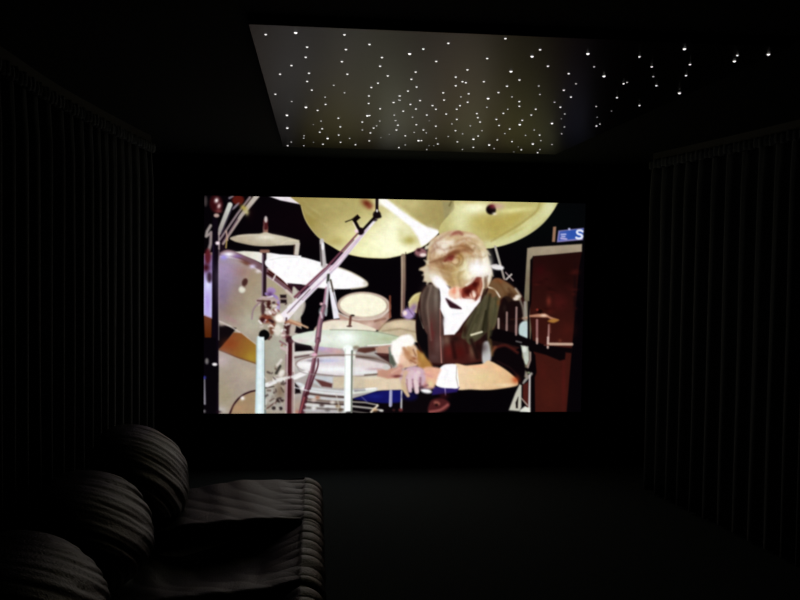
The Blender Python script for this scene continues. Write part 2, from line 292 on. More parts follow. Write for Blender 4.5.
# ---- small cymbal
org(200, 190)
P([(285, 495), (350, 488), (430, 492), (560, 502), (640, 515), (810, 525), (810, 640), (700, 760), (560, 620), (440, 560)], ((226, 222, 208), (252, 250, 252), (400, 510), (600, 560)), .6)
L([(524, 300), (524, 345)], 40, (152, 110, 96), .7); L([(525, 250), (525, 300)], 38, (84, 34, 36), .8); E(527, 235, 13, 26, (206, 194, 192), 0, .8); L([(512, 260), (510, 340)], 8, (130, 100, 100), .6, .7)
smc = [(238, 385), (300, 362), (380, 352), (470, 350), (525, 338), (580, 352), (680, 372), (770, 396), (795, 412), (790, 432), (740, 440), (640, 444), (540, 450), (440, 446), (350, 430), (275, 410)]
S(smc, ((186, 172, 150), (200, 192, 170), (240, 400), (700, 400)), .6)
G(530, 378, 90, 22, (234, 230, 212), .8); G(620, 410, 40, 20, (222, 214, 190), .6); L([(300, 370), (460, 358)], 10, (220, 212, 196), .8, .5); L([(280, 408), (440, 436), (600, 436)], 10, (168, 156, 132), .8, .6); L([(650, 430), (700, 404), (790, 405)], 10, (226, 214, 188), .8, .8)
P([(764, 425), (800, 425), (788, 525), (750, 520)], (206, 196, 184), .6); L([(756, 440), (752, 515)], 8, (120, 96, 84), .5)
P([(498, 500), (532, 500), (530, 850), (498, 850)], (44, 24, 34), .6); L([(502, 520), (498, 850)], 10, (140, 120, 136), .6); L([(490, 490), (545, 490)], 26, (150, 110, 96), .8)
# ---- big white cymbal
org(295, 265)
wc = [(-60, -70), (60, -62), (200, -25), (340, 16), (450, 58), (540, 108), (580, 148), (560, 174), (450, 190), (330, 192), (200, 182), (60, 156), (-60, 140), (-170, 60), (-240, -10), (-200, -60)]
S(wc, W_, .6); L(wc[3:9], 12, (196, 184, 160), .6, .8, True); G(560, 145, 20, 18, (206, 196, 176), .7); L(wc[9:12], 8, (214, 202, 196), .6, .8, True)
L([(-200, -40), (-90, -62), (20, -62)], 6, (206, 204, 196), .6, .7, True)
P([(-60, 146), (80, 165), (10, 215), (-30, 200)], (50, 22, 36), .8)
S([(-20, 190), (20, 200), (80, 290), (75, 360), (40, 420), (-10, 430)], (196, 190, 178), .8); L([(20, 205), (75, 300), (60, 380)], 10, (140, 124, 120), .7, .6, True)
# ---- clamp on the left-hand stands
org(200, 265)
E(570, 205, 36, 26, (170, 140, 190), 10, 1.2); L([(530, 230), (600, 250), (625, 290), (625, 355)], 24, (160, 136, 190), .9, 1, True); G(560, 235, 22, 22, (80, 40, 90), .7); L([(540, 260), (580, 250)], 10, (236, 226, 246), .8)
P([(640, 238), (690, 238), (694, 305), (645, 305)], (36, 22, 26), .8); L([(635, 270), (700, 270)], 12, (170, 150, 140), .8)
L([(455, 290), (500, 260), (620, 285)], 20, (188, 164, 166), .9, .9); L([(460, 285), (560, 290)], 10, (90, 54, 56), .8)
E(505, 345, 18, 60, (84, 54, 56), 0, 1.2); E(550, 320, 18, 34, (70, 30, 26), 0, 1.2); E(530, 430, 50, 36, (134, 70, 52), 0, 1.8); E(500, 440, 22, 20, (70, 26, 28), 0, 1.2); E(580, 500, 26, 60, (126, 84, 66), 10, 1.4); E(590, 380, 20, 26, (130, 80, 66), 0, 1.2)
E(545, 380, 26, 18, (206, 192, 186), 0, 1.2); E(640, 425, 40, 32, (252, 236, 226), 0, 1.4); E(620, 350, 12, 22, (190, 176, 206), 0, 1.)
E(514, 562, 42, 40, (8, 8, 8), 20, .7); E(620, 520, 30, 46, (222, 216, 204), 0, 1.4); E(700, 500, 28, 60, (70, 34, 36), 0, 1.2); L([(690, 450), (800, 475)], 30, (176, 126, 100), .9); L([(720, 440), (860, 500)], 16, (206, 170, 140), .8); E(740, 520, 24, 40, (190, 176, 166), 0, 1.4)
E(670, 560, 16, 34, (180, 150, 150), 0, 1.); E(700, 575, 20, 14, (120, 70, 76), 0, 1.)
P([(770, 490), (830, 520), (830, 560), (760, 540)], (16, 6, 14), .8)
# white post
org(200, 340)
P([(462, -30), (505, -30), (510, 588), (440, 588), (450, 300)], (226, 240, 244), .6)
L([(512, -30), (514, 300), (522, 588)], (8, 14), (120, 134, 134), .6); L([(460, -20), (455, 588)], 12, (196, 222, 226), .8, .7)
# dark post with pale edges
P([(690, 10), (760, 10), (760, 590), (680, 590)], (206, 196, 192), .7)
P([(706, 10), (738, 0), (734, 590), (692, 590)], (72, 22, 30), .7); L([(690, 120), (688, 560)], 12, (160, 132, 136), .7); L([(745, 260), (742, 590)], 8, (140, 110, 112), .6)
E(720, 0, 34, 30, (56, 16, 26), 0, 1.); L([(650, 60), (690, 80)], 24, (200, 180, 178), .9); L([(640, 10), (690, 40)], 14, (150, 112, 120), .8)
# ---- boom arm from the lower clamp to the microphone
org(295, 190)
L([(640, 235), (330, 600), (20, 905), (-80, 1010)], (30, 74), (240, 232, 240), .6)
L([(500, 350), (270, 600), (0, 855)], (12, 20), (128, 76, 92), .6); L([(470, 400), (300, 590), (20, 862)], (6, 12), (90, 46, 76), .6, .8); L([(590, 300), (350, 600), (60, 880)], (4, 10), (176, 150, 176), .7, .8)
L([(560, 320), (480, 420), (280, 640)], (5, 14), (210, 170, 196), .8, .8); L([(120, 795), (-60, 985)], 10, (110, 90, 100), .6, .8)
L([(656, 70), (655, 180)], 24, (26, 12, 18), .5); E(655, 198, 32, 32, (22, 12, 16), 0, .8); E(640, 238, 18, 12, (60, 50, 56), 0, .9); E(678, 212, 14, 12, (20, 10, 16), 0, .7)
L([(640, 215), (545, 318)], 22, (20, 10, 14), .5); E(525, 330, 28, 30, (24, 10, 18), 0, .7); L([(512, 312), (480, 252)], 26, (20, 10, 12), .5); P([(450, 235), (500, 195), (525, 222), (478, 262)], (18, 8, 10), .5); L([(405, 255), (465, 232)], 10, (60, 50, 36), .5)
E(656, 166, 8, 12, (230, 226, 226), 0, .6); E(492, 328, 14, 14, (240, 206, 226), 0, .9); L([(466, 262), (505, 340)], 8, (250, 236, 226), .7, .8)
# ---- stands in front of the toms
L([(214, 405), (228, 600)], (34, 48), (196, 190, 190), .7); L([(205, 440), (215, 600)], 10, (70, 56, 56), .6, .8); E(222, 450, 10, 30, (250, 246, 250), 0, .8)
org(295, 265)
P([(272, 190), (312, 190), (362, 425), (308, 432)], (238, 236, 244), .6); L([(300, 200), (350, 380)], 6, (90, 76, 80), .5, .8); L([(268, 80), (262, 140)], 22, (60, 64, 56), .7); L([(285, 120), (305, 210)], 14, (90, 80, 70), .6); L([(255, 190), (240, 330)], (30, 40), (176, 130, 150), .7); L([(268, 140), (250, 320), (245, 400)], 20, (206, 204, 210), .7)
E(225, 370, 32, 40, (150, 160, 160), 15, 1.2); E(212, 312, 14, 12, (220, 180, 190), 0, .9)
# ---- middle tom
E(552, 326, 216, 112, (176, 150, 136), 2, .7); E(552, 324, 206, 104, (214, 196, 184), 2, .8); E(548, 322, 196, 96, (160, 134, 118), 2, .8); E(546, 322, 188, 94, (248, 244, 220), 2, 1.)
P([(345, 392), (450, 425), (560, 438), (680, 420), (762, 370), (770, 415), (715, 470), (680, 522), (560, 520), (470, 500), (360, 440)], (184, 150, 136), .8)
L([(350, 385), (450, 426), (560, 436), (680, 418), (758, 350)], 14, (222, 208, 196), .8, .9, True); G(590, 480, 50, 26, (226, 200, 186), .7); L([(640, 450), (720, 430)], 16, (140, 100, 86), 1., .8); G(690, 470, 30, 30, (196, 160, 140), .7)
# heads behind the front cymbal
S([(150, 530), (200, 470), (300, 440), (420, 440), (560, 480), (650, 520), (560, 550), (200, 560)], (232, 222, 202), .8); L([(160, 510), (210, 466), (300, 440), (420, 442)], 10, (196, 160, 150), .7, .8, True)
E(460, 404, 16, 7, (30, 20, 20), 0, .7); L([(445, 415), (438, 485)], 20, (110, 70, 60), .7); E(435, 490, 22, 7, (70, 40, 34), 0, .7)
P([(660, 540), (700, 470), (800, 440), (900, 432), (985, 450), (990, 620), (760, 600)], (196, 180, 152), .8); G(830, 480, 90, 26, (226, 208, 176), .9); L([(670, 520), (740, 455), (880, 432), (990, 448)], 12, (160, 130, 106), .8, .8, True); L([(700, 530), (840, 510), (980, 540)], 12, (160, 140, 112), 1., .8)
# ---- between the stands and the player
org(390, 265)
E(235, 300, 95, 76, (206, 192, 130), -40, .8); L([(150, 300), (200, 245), (245, 225)], 8, (226, 216, 170), .6, .8)
L([(106, -70), (108, 120), (100, 400)], (40, 34), ((150, 130, 112), (120, 92, 84), (100, 0), (100, 300)), .7); L([(96, -60), (95, 380)], 10, (196, 176, 156), .6, .8); L([(126, -100), (128, 200)], 6, (60, 40, 36), .6, .8)
E(150, 390, 50, 45, (180, 156, 200), 0, 1.5); G(190, 340, 30, 40, (150, 120, 160), .9, 40); E(120, 385, 16, 18, (250, 226, 220), 0, 1.); L([(130, 330), (200, 420)], 8, (100, 80, 110), .7, .6)
L([(0, 250), (0, 420)], 14, (140, 80, 60), .8)
org(390, 190); E(245, 500, 50, 36, (150, 106, 110), 0, 1.4); E(265, 520, 26, 14, (240, 220, 216), 0, 1.); E(300, 455, 26, 16, (206, 196, 176), -40, 1.); E(230, 480, 16, 12, (70, 30, 36), 0, 1.); L([(330, 410), (300, 440)], 12, (60, 50, 30), .7)
# ---- area under the front cymbal, snare and hoops
org(295, 340)
P([(0, 20), (900, 20), (860, 400), (700, 400), (460, 470), (460, 590), (0, 590)], (176, 170, 166), .8)
P([(-5, -10), (60, -5), (130, 50), (150, 85), (0, 95)], (14, 6, 12), .8); G(280, 75, 90, 36, (200, 160, 176), .9); G(220, 65, 40, 20, (180, 166, 216), .7); G(350, 95, 40, 20, (216, 160, 150), .6); G(190, 60, 30, 20, (190, 170, 200), .6)
P([(500, 62), (660, 55), (640, 88), (560, 105), (500, 92)], (92, 54, 46), 1.); P([(640, 60), (770, 30), (770, 130), (660, 110)], (186, 150, 134), 1.2); P([(640, 105), (755, 110), (760, 190), (700, 150)], (60, 30, 30), 1.); P([(750, 60), (800, 40), (800, 190), (760, 190)], (76, 96, 84), 1.2); E(700, 118, 40, 8, (90, 50, 46), 10, .8)
L([(0, 115), (130, 100)], 14, (226, 222, 214), .8); L([(0, 140), (110, 122)], 10, (96, 66, 66), .8)
E(390, 205, 388, 88, (112, 84, 78), 2, .8); E(388, 208, 376, 80, (214, 208, 210), 2, .9); G(640, 170, 90, 14, (84, 66, 62), .8, 10); G(560, 140, 120, 12, (96, 76, 66), .8, 4)
E(386, 212, 356, 66, (222, 212, 216), 2, 1.2); G(90, 195, 70, 36, (255, 255, 255), .9); G(330, 235, 220, 26, (246, 252, 252), .8); G(260, 165, 110, 18, (184, 190, 220), .8); G(580, 190, 130, 30, (224, 212, 206), .7); G(650, 232, 70, 10, (196, 164, 166), .8); G(560, 262, 160, 12, (232, 240, 236), .8); G(140, 165, 60, 12, (120, 106, 110), .6)
L([(740, 245), (680, 270), (560, 282)], 14, (104, 86, 76), .8, .9, True)
P([(160, 285), (310, 295), (300, 385), (210, 375), (120, 330)], (196, 200, 204), 1.2); P([(160, 312), (220, 325), (300, 350), (295, 382), (215, 372)], (104, 62, 60), 1.)
P([(305, 300), (420, 285), (620, 300), (620, 385), (305, 385)], (206, 192, 168), 1.2); P([(560, 305), (900, 255), (900, 400), (640, 400), (560, 380)], (218, 200, 172), 1.4); G(620, 300, 80, 16, (234, 226, 206), .7)
L([(0, 300), (90, 260)], 34, (246, 244, 246), .9); L([(20, 340), (90, 380), (200, 400), (400, 418), (560, 405), (660, 392)], 26, (212, 216, 220), .9, 1, True); L([(0, 330), (60, 330)], 18, (180, 172, 170), .9); G(70, 385, 30, 12, (255, 255, 255), .8)
L([(480, 410), (560, 405)], 10, (90, 80, 84), .9, .8); L([(570, 392), (640, 388)], 12, (255, 255, 250), .9); L([(460, 425), (640, 402)], 18, (220, 224, 210), .9, .8)
P([(0, 345), (40, 390), (45, 425), (0, 430)], (16, 6, 10), .9); L([(130, 425), (260, 440), (400, 458)], 14, (56, 24, 24), .7); L([(130, 450), (400, 482)], 14, (206, 206, 214), .9); L([(200, 470), (300, 480), (390, 490)], 10, (104, 84, 84), .8); L([(160, 500), (330, 514)], 14, (44, 24, 24), .7)
G(190, 470, 30, 14, (196, 150, 110), .7); L([(130, 525), (330, 545)], 26, (206, 206, 206), 1., .8); G(350, 530, 30, 34, (146, 122, 84), .9); G(240, 565, 90, 20, (176, 174, 180), .8); G(30, 520, 50, 60, (174, 152, 136), .8); G(20, 575, 20, 20, (190, 110, 90), .6); L([(130, 580), (400, 575)], 10, (120, 110, 110), 1., .7)
# blue and black lower middle
P([(468, 475), (560, 445), (660, 408), (900, 400), (1200, 470), (1200, 600), (460, 600)], (14, 8, 12), .8)
S([(470, 470), (560, 442), (650, 412), (800, 400), (860, 410), (850, 490), (760, 505), (640, 500), (540, 485)], (24, 24, 104), 1.); G(640, 450, 60, 16, (34, 40, 130), .8)
L([(462, 495), (560, 500), (660, 520)], 10, (186, 180, 170), .7); L([(462, 530), (600, 545), (700, 565)], 14, (186, 182, 176), .8); L([(462, 570), (600, 590)], 10, (120, 116, 110), .8); L([(610, 575), (660, 525)], 16, (236, 226, 206), .9); G(640, 560, 20, 14, (206, 166, 120), .8); L([(530, 450), (580, 500)], 8, (110, 110, 150), .8, .8); E(690, 565, 14, 8, (220, 216, 210), 0, .8)
L([(766, 410), (762, 525)], 22, (186, 186, 212), .6); org(390, 340); L([(12, 410), (10, 520)], 14, (160, 160, 190), .7); L([(92, 410), (90, 555)], 15, (186, 184, 186), .6); P([(22, 405), (82, 405), (82, 490), (22, 490)], (24, 26, 110), .8); E(160, 450, 60, 36, (20, 16, 66), 0, 2., .9); E(85, 560, 16, 12, (110, 50, 50), 0, 1.); E(30, 560, 10, 8, (70, 36, 36), 0, 1.)
# ---- front cymbal and white post
org(0, 0)
fc = [(292, 336.5), (300, 333.5), (312, 331), (330, 329.6), (350, 329.3), (370, 331), (388, 333.8), (400, 337), (405.5, 340), (400, 342.6), (386, 344.6), (368, 345.6), (350, 348.5), (325, 347), (305, 344.5), (294, 341)]
fc = [(x*8, y*8) for x, y in fc]
S(fc, ((214, 222, 208), (184, 196, 166), (2500, 2600), (3200, 2720)), .6)
G(346*8, 338*8, 110, 70, (248, 255, 250), 1); G(318*8, 339*8, 130, 40, (240, 240, 236), .8); G(300*8, 341*8, 60, 20, (226, 206, 210), .7); G(372*8, 333*8, 130, 14, (196, 212, 186), .7); G(388*8, 339*8, 80, 16, (178, 186, 150), .7)
L([(fc[3]), (fc[5]), (fc[7])], 8, (150, 150, 130), .6, .7, True); L([(x, y) for x, y in fc[8:12]], 10, (246, 246, 238), .6, .9, True)
E(348*8, 348.5*8, 38, 30, (246, 254, 250), 0, 1.)
org(295, 340)
P([(400, 60), (448, 60), (446, 570), (392, 575)], (250, 255, 253), .7); L([(456, 90), (450, 590)], (14, 9), (126, 134, 122), .6); L([(474, 100), (470, 150)], 24, (226, 226, 216), .8); L([(480, 150), (465, 400)], 8, (206, 206, 196), .7, .7); E(490, 60, 24, 14, (150, 136, 120), 0, 1.2)
E(425, 578, 30, 12, (60, 56, 56), 0, 1.)
# pink stand with cable
org(295, 265)
L([(232, 330), (205, 430), (190, 520), (180, 610)], (36, 44), (130, 104, 116), .7); L([(222, 340), (195, 450), (175, 610)], 12, (184, 130, 146), .7); L([(236, 400), (212, 480), (200, 610)], 10, (96, 60, 80), .6, .8); L([(205, 380), (215, 420)], 14, (214, 196, 206), .8)
org(295, 340)
L([(188, -10), (158, 130), (140, 240), (105, 350), (80, 440), (50, 590)], (28, 46), (112, 70, 82), .6); L([(180, 0), (135, 200), (85, 420)], 10, (190, 146, 160), .7, .7); L([(185, 150), (182, 210), (150, 300), (115, 400), (85, 500), (70, 590)], (10, 22), (80, 34, 46), .6, .9, True); L([(100, 400), (65, 500), (45, 590)], (16, 18), (60, 20, 26), .7, .8); E(155, 118, 22, 14, (226, 176, 196), 0, .9); L([(75, 460), (40, 585)], 10, (190, 106, 110), .8, .9)
# ---- the drummer: torso
org(390, 265)
S([(225, 320), (250, 220), (300, 155), (350, 150), (420, 200), (620, 300), (760, 180), (860, 105), (960, 150), (1050, 230), (1085, 330), (1075, 480), (1080, 620), (960, 700), (760, 770), (500, 800), (280, 790), (225, 640), (205, 480)], (52, 22, 20), .8)
P([(245, 240), (300, 155), (350, 150), (410, 210), (410, 350), (430, 600), (440, 790), (300, 780), (290, 560), (240, 400)], ((108, 92, 82), (80, 52, 48), (330, 250), (350, 620)), .9)
G(370, 270, 34, 90, (134, 122, 112), .7); G(290, 240, 40, 70, (92, 74, 66), .8); L([(330, 170), (300, 330), (330, 600)], 12, (150, 132, 120), 1.2, .6, True); G(340, 520, 20, 110, (110, 44, 44), .7); L([(400, 200), (415, 290)], 20, (50, 44, 44), .9)
P([(225, 380), (262, 500), (300, 560), (310, 790), (215, 600), (210, 450)], (14, 10, 14), .9); L([(228, 350), (240, 430), (268, 505)], 8, (130, 124, 110), .7); L([(232, 300), (222, 380)], 12, (70, 40, 40), .8); L([(400, 350), (402, 560), (412, 780)], 9, (196, 140, 130), .6)
G(380, 640, 30, 80, (112, 84, 80), .7); G(350, 740, 40, 30, (96, 72, 70), .7)
P([(430, 560), (580, 540), (640, 600), (800, 620), (780, 760), (500, 800), (430, 780)], (74, 34, 30), 1.2); G(470, 690, 36, 60, (112, 40, 36), .8); G(560, 700, 50, 60, (82, 22, 20), .8); G(455, 600, 30, 40, (130, 106, 90), .8); G(660, 680, 26, 60, (140, 108, 86), .8); G(600, 600, 20, 60, (70, 36, 30), .7); G(760, 690, 40, 60, (24, 18, 20), .9); G(700, 640, 18, 60, (44, 16, 16), .8); G(520, 590, 40, 30, (40, 22, 20), .8)
P([(810, 170), (730, 290), (650, 390), (590, 480), (570, 580), (640, 640), (720, 590), (770, 540), (860, 520), (870, 300)], (88, 82, 60), .9)
for k, (u, v) in enumerate([(760, 640), (800, 690), (720, 610)]): L([(u, 250+k*10), (v, 560)], 12, (116, 110, 84), 1.2, .6)
L([(770, 370), (740, 540)], 22, (44, 40, 24), .9, .9); L([(700, 400), (630, 560)], 12, (70, 66, 44), 1., .8); G(600, 520, 20, 50, (50, 20, 14), .8); G(790, 580, 50, 40, (26, 16, 18), .9); L([(650, 560), (735, 535)], 14, (240, 236, 206), .8)
# white towel / shirt front
P([(395, 150), (440, 220), (500, 200), (640, 280), (760, 130), (720, 292), (645, 388), (585, 465), (548, 520), (515, 556), (432, 560), (428, 470), (432, 420), (400, 350), (404, 280)], W_, .7)
G(430, 450, 12, 50, (190, 190, 192), .6); P([(448, 266), (500, 300), (572, 352), (520, 345), (480, 335)], (46, 14, 26), .8)
L([(500, 395), (580, 385)], 6, (226, 232, 236), .9, .8)
# face in shadow
E(560, 225, 80, 60, (236, 196, 178), 0, 1.4); S([(570, 200), (650, 120), (720, 95), (752, 140), (730, 220), (680, 290), (640, 270), (580, 260)], (112, 24, 18), .9); G(640, 180, 40, 30, (80, 14, 14), .8); G(550, 215, 22, 30, (250, 224, 206), .9); G(640, 235, 40, 26, (80, 20, 20), .8, 20); E(680, 262, 34, 26, (246, 220, 204), -30, 1.); E(640, 285, 40, 20, (252, 238, 230), 0, 1.2); G(730, 190, 20, 50, (176, 110, 90), .8, 10); G(700, 130, 30, 20, (120, 24, 20), .7); G(600, 190, 16, 30, (130, 40, 30), .6)
# hair
hair = [(330, -200), (385, -240), (460, -270), (560, -275), (660, -255), (730, -200), (775, -120), (800, 0), (815, 90), (790, 170), (740, 190), (740, 110), (700, 100), (640, 150), (580, 190), (520, 200), (470, 170), (420, 160), (380, 180), (330, 140), (275, 130), (270, 60), (235, 30), (285, 0), (295, -80), (310, -150)]
S(hair, (204, 178, 140), 1.2)
def _hair():
    G(430, -130, 60, 70, (246, 238, 226), .9, -40); G(370, -150, 30, 90, (196, 166, 150), .7, 20); G(600, -150, 70, 50, (214, 176, 130), .6); G(530, -255, 50, 18, (176, 112, 96), .8); G(640, -230, 60, 18, (240, 226, 206), .7)
    G(500, -90, 70, 26, (128, 66, 36), .9, -30); G(460, -55, 50, 20, (140, 44, 40), .9, -25); G(560, -60, 26, 40, (176, 130, 70), .8); G(620, -120, 60, 20, (160, 110, 70), .7, 40); G(580, -190, 60, 16, (150, 100, 70), .6, -30)
    G(350, 20, 50, 50, (176, 132, 96), .8, 20); G(440, 30, 60, 40, (150, 110, 64), .9); G(500, 90, 40, 70, (176, 146, 84), .9); G(560, 60, 50, 70, (206, 186, 130), .8); G(600, 10, 40, 50, (216, 206, 160), .8)
    G(720, 30, 70, 90, W_, 1); G(740, -60, 40, 60, (250, 244, 226), .8); G(700, -150, 40, 40, (236, 220, 190), .7); G(660, 60, 30, 60, (252, 250, 240), .9); G(720, -10, 16, 16, (200, 186, 150), .6)
    G(370, 110, 40, 40, W_, 1); G(330, 90, 40, 30, (236, 232, 222), .9); G(410, 120, 30, 50, W_, .9, -30); G(290, 60, 30, 60, (214, 200, 180), .8); G(265, 20, 20, 16, (196, 170, 130), .7)
    G(760, 130, 16, 40, (120, 90, 70), .7, 15); G(790, 100, 14, 50, (240, 236, 226), .8)
    rr = random.Random(5)
    for k in range(90):                    # soft locks combed out from the crown
        u = rr.uniform(0, 2*math.pi); r0 = rr.uniform(60, 230); x0, y0 = 540+math.cos(u)*r0, -90+math.sin(u)*r0*.85
        tw = .5+.3*rr.random(); x1, y1 = 540+math.cos(u+tw)*(r0+50), -90+math.sin(u+tw)*(r0+50)*.85
        c = rr.choice([(240, 226, 200), (222, 200, 160), (166, 130, 92), (190, 150, 106), (142, 98, 66), (248, 242, 226)])
        L([(x0, y0), ((x0+x1)/2+12, (y0+y1)/2), (x1, y1)], rr.uniform(8, 18), c, 1.1, rr.uniform(.12, .34), True)
clipped(_hair, hair)
org(415, 225, 6.67)
S([(120, 345), (170, 350), (215, 400), (250, 435), (300, 430), (300, 520), (210, 520), (175, 440), (130, 400)], W_, 1.5)
for a, b in (((75, 290), (30, 300)), ((80, 320), (50, 335)), ((85, 350), (55, 375)), ((90, 370), (80, 395)), ((85, 250), (62, 235)), ((110, 120), (85, 150)), ((500, 300), (520, 340)), ((480, 180), (500, 200))):
    L([a, b], (26, 8), (214, 202, 176), 1., .8)
E(270, 450, 46, 42, (238, 198, 172), 0, 1.3); L([(262, 420), (266, 490)], 12, (222, 140, 112), 1.2, .7); L([(300, 430), (304, 490)], 10, (206, 130, 106), 1., .7); G(290, 455, 10, 20, (255, 236, 214), .8)
S([(310, 450), (322, 425), (365, 398), (385, 352), (430, 352), (448, 400), (436, 450), (410, 500), (392, 492), (350, 492), (320, 480)], (124, 50, 36), 1.1)
G(345, 450, 26, 24, (84, 20, 16), .9); G(405, 385, 26, 26, (96, 20, 16), .9); G(375, 420, 20, 16, (110, 30, 24), .8); G(438, 400, 10, 50, (186, 130, 100), .9); G(410, 375, 14, 8, (150, 80, 56), .6)
E(388, 462, 24, 26, (238, 200, 176), 20, 1.); G(392, 462, 12, 20, (255, 240, 226), .8); L([(372, 440), (386, 490), (400, 500)], 8, (150, 70, 50), .8, .7, True)
L([(470, 350), (474, 400), (462, 440)], 12, (110, 78, 60), 1., .8, True); L([(450, 360), (456, 410), (440, 460)], 12, (240, 226, 206), 1., .8, True)
G(420, 290, 60, 46, W_, .95); G(480, 290, 26, 50, (252, 250, 240), .8); G(360, 345, 30, 26, (246, 240, 216), .8)
L([(180, 240), (240, 205), (300, 175), (350, 165)], (14, 22), (140, 92, 60), 1.8, .55, True); L([(130, 262), (190, 225), (245, 205)], 16, (138, 96, 64), 1.6, .5, True); G(238, 228, 24, 16, (128, 44, 40), .8)
L([(245, 250), (270, 265), (295, 250), (292, 222), (262, 215)], 8, (140, 100, 60), 1., .6, True); E(266, 244, 14, 14, (226, 196, 156), 0, 1.3, .7)
L([(240, 70), (290, 48), (310, 60)], 14, (160, 110, 92), 1.4, .6, True); L([(340, 130), (380, 165), (400, 150)], 12, (150, 116, 84), 1.3, .6, True); L([(400, 200), (450, 215), (470, 205)], 10, (176, 150, 116), 1.2, .6, True)
L([(160, 180), (200, 140), (250, 110)], 26, (242, 230, 214), 1.8, .7, True); L([(120, 170), (150, 110), (190, 80)], 18, (196, 170, 150), 1.6, .5, True); L([(200, 290), (230, 350), (240, 400)], 26, (176, 146, 100), 2., .5, True); G(300, 120, 60, 20, (170, 130, 96), .5, -20); G(230, 320, 26, 40, (176, 146, 104), .6, 20); G(290, 350, 30, 40, (196, 176, 124), .6); G(150, 230, 40, 16, (170, 126, 92), .5, -30); G(400, 110, 30, 14, (186, 156, 110), .6, 20)
L([(330, 250), (345, 300), (330, 350)], 20, (232, 228, 186), 1.8, .6, True); L([(130, 270), (150, 320), (200, 360)], 20, (206, 180, 140), 1.8, .6, True)
# microphone by the ear
org(490, 265); E(60, 18, 52, 22, (236, 232, 232), 8, 1.); L([(0, 10), (50, 0)], 12, (214, 206, 206), .8); G(0, 60, 16, 40, (236, 230, 220), .8); L([(-20, 90), (-40, 170)], 12, (150, 130, 110), 1., .8)
# ---- right shoulder and sleeve
S([(0, 150), (30, 112), (80, 108), (150, 150), (210, 200), (245, 260), (230, 290), (160, 300), (110, 260), (60, 300), (0, 330), (-20, 240)], (120, 90, 62), .9)
G(70, 130, 40, 16, (150, 84, 50), .7, 20); G(130, 190, 50, 40, (138, 110, 78), .7, 30); G(160, 240, 36, 24, (60, 34, 20), .8); E(214, 262, 34, 20, (232, 220, 206), -30, 1.); L([(205, 190), (245, 250)], 16, (196, 186, 166), 1., .8)
L([(-10, 178), (40, 200), (78, 255)], 12, (230, 220, 200), .7, 1, True); P([(-20, 250), (80, 270), (70, 400), (30, 600), (-20, 720)], (98, 90, 64), 1.); G(60, 300, 20, 26, (140, 90, 50), .7); L([(40, 290), (20, 500)], 12, (150, 146, 112), 1.2, .6); G(-20, 480, 16, 100, (60, 50, 36), .7); G(20, 560, 20, 60, (110, 50, 36), .7)
S([(110, 280), (160, 290), (250, 290), (270, 360), (275, 460), (290, 560), (330, 640), (0, 640), (50, 470), (70, 360)], (34, 18, 18), .9)
G(115, 350, 16, 30, (120, 104, 80), .7); G(180, 380, 20, 80, (60, 16, 18), .7); G(100, 420, 16, 60, (52, 20, 18), .7)
L([(68, 430), (68, 505)], 14, (170, 150, 140), .6); L([(135, 380), (133, 520)], 15, (150, 124, 118), .6); L([(212, 340), (208, 558)], 15, (160, 130, 126), .6)
L([(280, 300), (285, 430)], (22, 30), (156, 150, 140), .8); L([(165, 436), (300, 424)], 12, (130, 74, 48), .8); L([(262, 424), (300, 420)], 18, (190, 160, 136), .8); S([(240, 470), (300, 455), (300, 590), (235, 560)], (190, 208, 208), .9)
P([(302, 290), (314, 290), (318, 600), (300, 600)], (16, 8, 12), .6)
# ---- little cymbals with their wires
P([(315, 402), (380, 392), (440, 388), (480, 412), (550, 438), (510, 448), (460, 420), (315, 416)], (186, 136, 110), .8); G(430, 404, 26, 10, (236, 206, 186), .9); S([(462, 450), (500, 430), (552, 440), (510, 462)], (170, 120, 60), .9); E(400, 370, 20, 16, (26, 8, 8), 0, 1.); E(378, 358, 8, 8, (150, 60, 50), 0, .8)
L([(376, 440), (376, 620)], 18, (156, 112, 110), .6); L([(472, 480), (464, 660)], 15, (166, 126, 120), .6); L([(478, 470), (484, 540)], 8, (110, 60, 50), .7)
org(490, 340)
P([(0, -75), (60, -90), (200, -55), (330, 0), (440, 40), (560, 55), (660, 65), (655, 105), (605, 100), (600, 155), (560, 165), (450, 120), (300, 80), (150, 30), (0, 0)], (12, 6, 9), .8)
L([(475, 32), (655, 34)], 22, (196, 168, 148), .6); L([(376, -10), (376, 26)], 16, (190, 160, 150), .6); L([(464, -20), (462, 62)], 16, (206, 180, 170), .6); L([(435, 42), (470, 42)], 8, (120, 70, 60), .6); L([(210, 10), (250, 20)], 10, (120, 116, 116), .7)
G(560, 5, 14, 14, (130, 70, 50), .6)
# ---- black and white stands at the right
P([(322, 60), (362, 120), (372, 260), (358, 300), (360, 585), (325, 585), (330, 300), (320, 200)], (10, 5, 9), .7)
P([(262, 360), (308, 330), (308, 560), (262, 480)], (84, 34, 28), .9)
P([(246, 42), (306, 52), (312, 160), (296, 200), (276, 190), (262, 110)], (190, 196, 184), .8); L([(322, 100), (322, 160), (300, 225)], 14, (170, 150, 140), .7); E(275, 75, 16, 24, (222, 224, 214), 0, 1.)
L([(265, 340), (330, 270)], 22, (160, 156, 150), .8); L([(262, 240), (300, 300)], 24, (150, 140, 130), .9); E(300, 240, 30, 14, (14, 8, 10), 30, .8); E(310, 262, 10, 8, (150, 160, 130), 0, .8)
L([(318, 285), (314, 575)], (14, 18), (200, 192, 190), .6); P([(150, 562), (200, 430), (236, 355), (252, 362), (250, 540), (235, 570)], (196, 194, 180), .8); P([(205, 500), (226, 455), (222, 545), (208, 545)], (20, 12, 10), .7); L([(250, 466), (300, 522)], 10, (170, 160, 150), .6); P([(238, 560), (280, 530), (320, 545), (318, 580), (240, 575)], (220, 222, 210), .8)
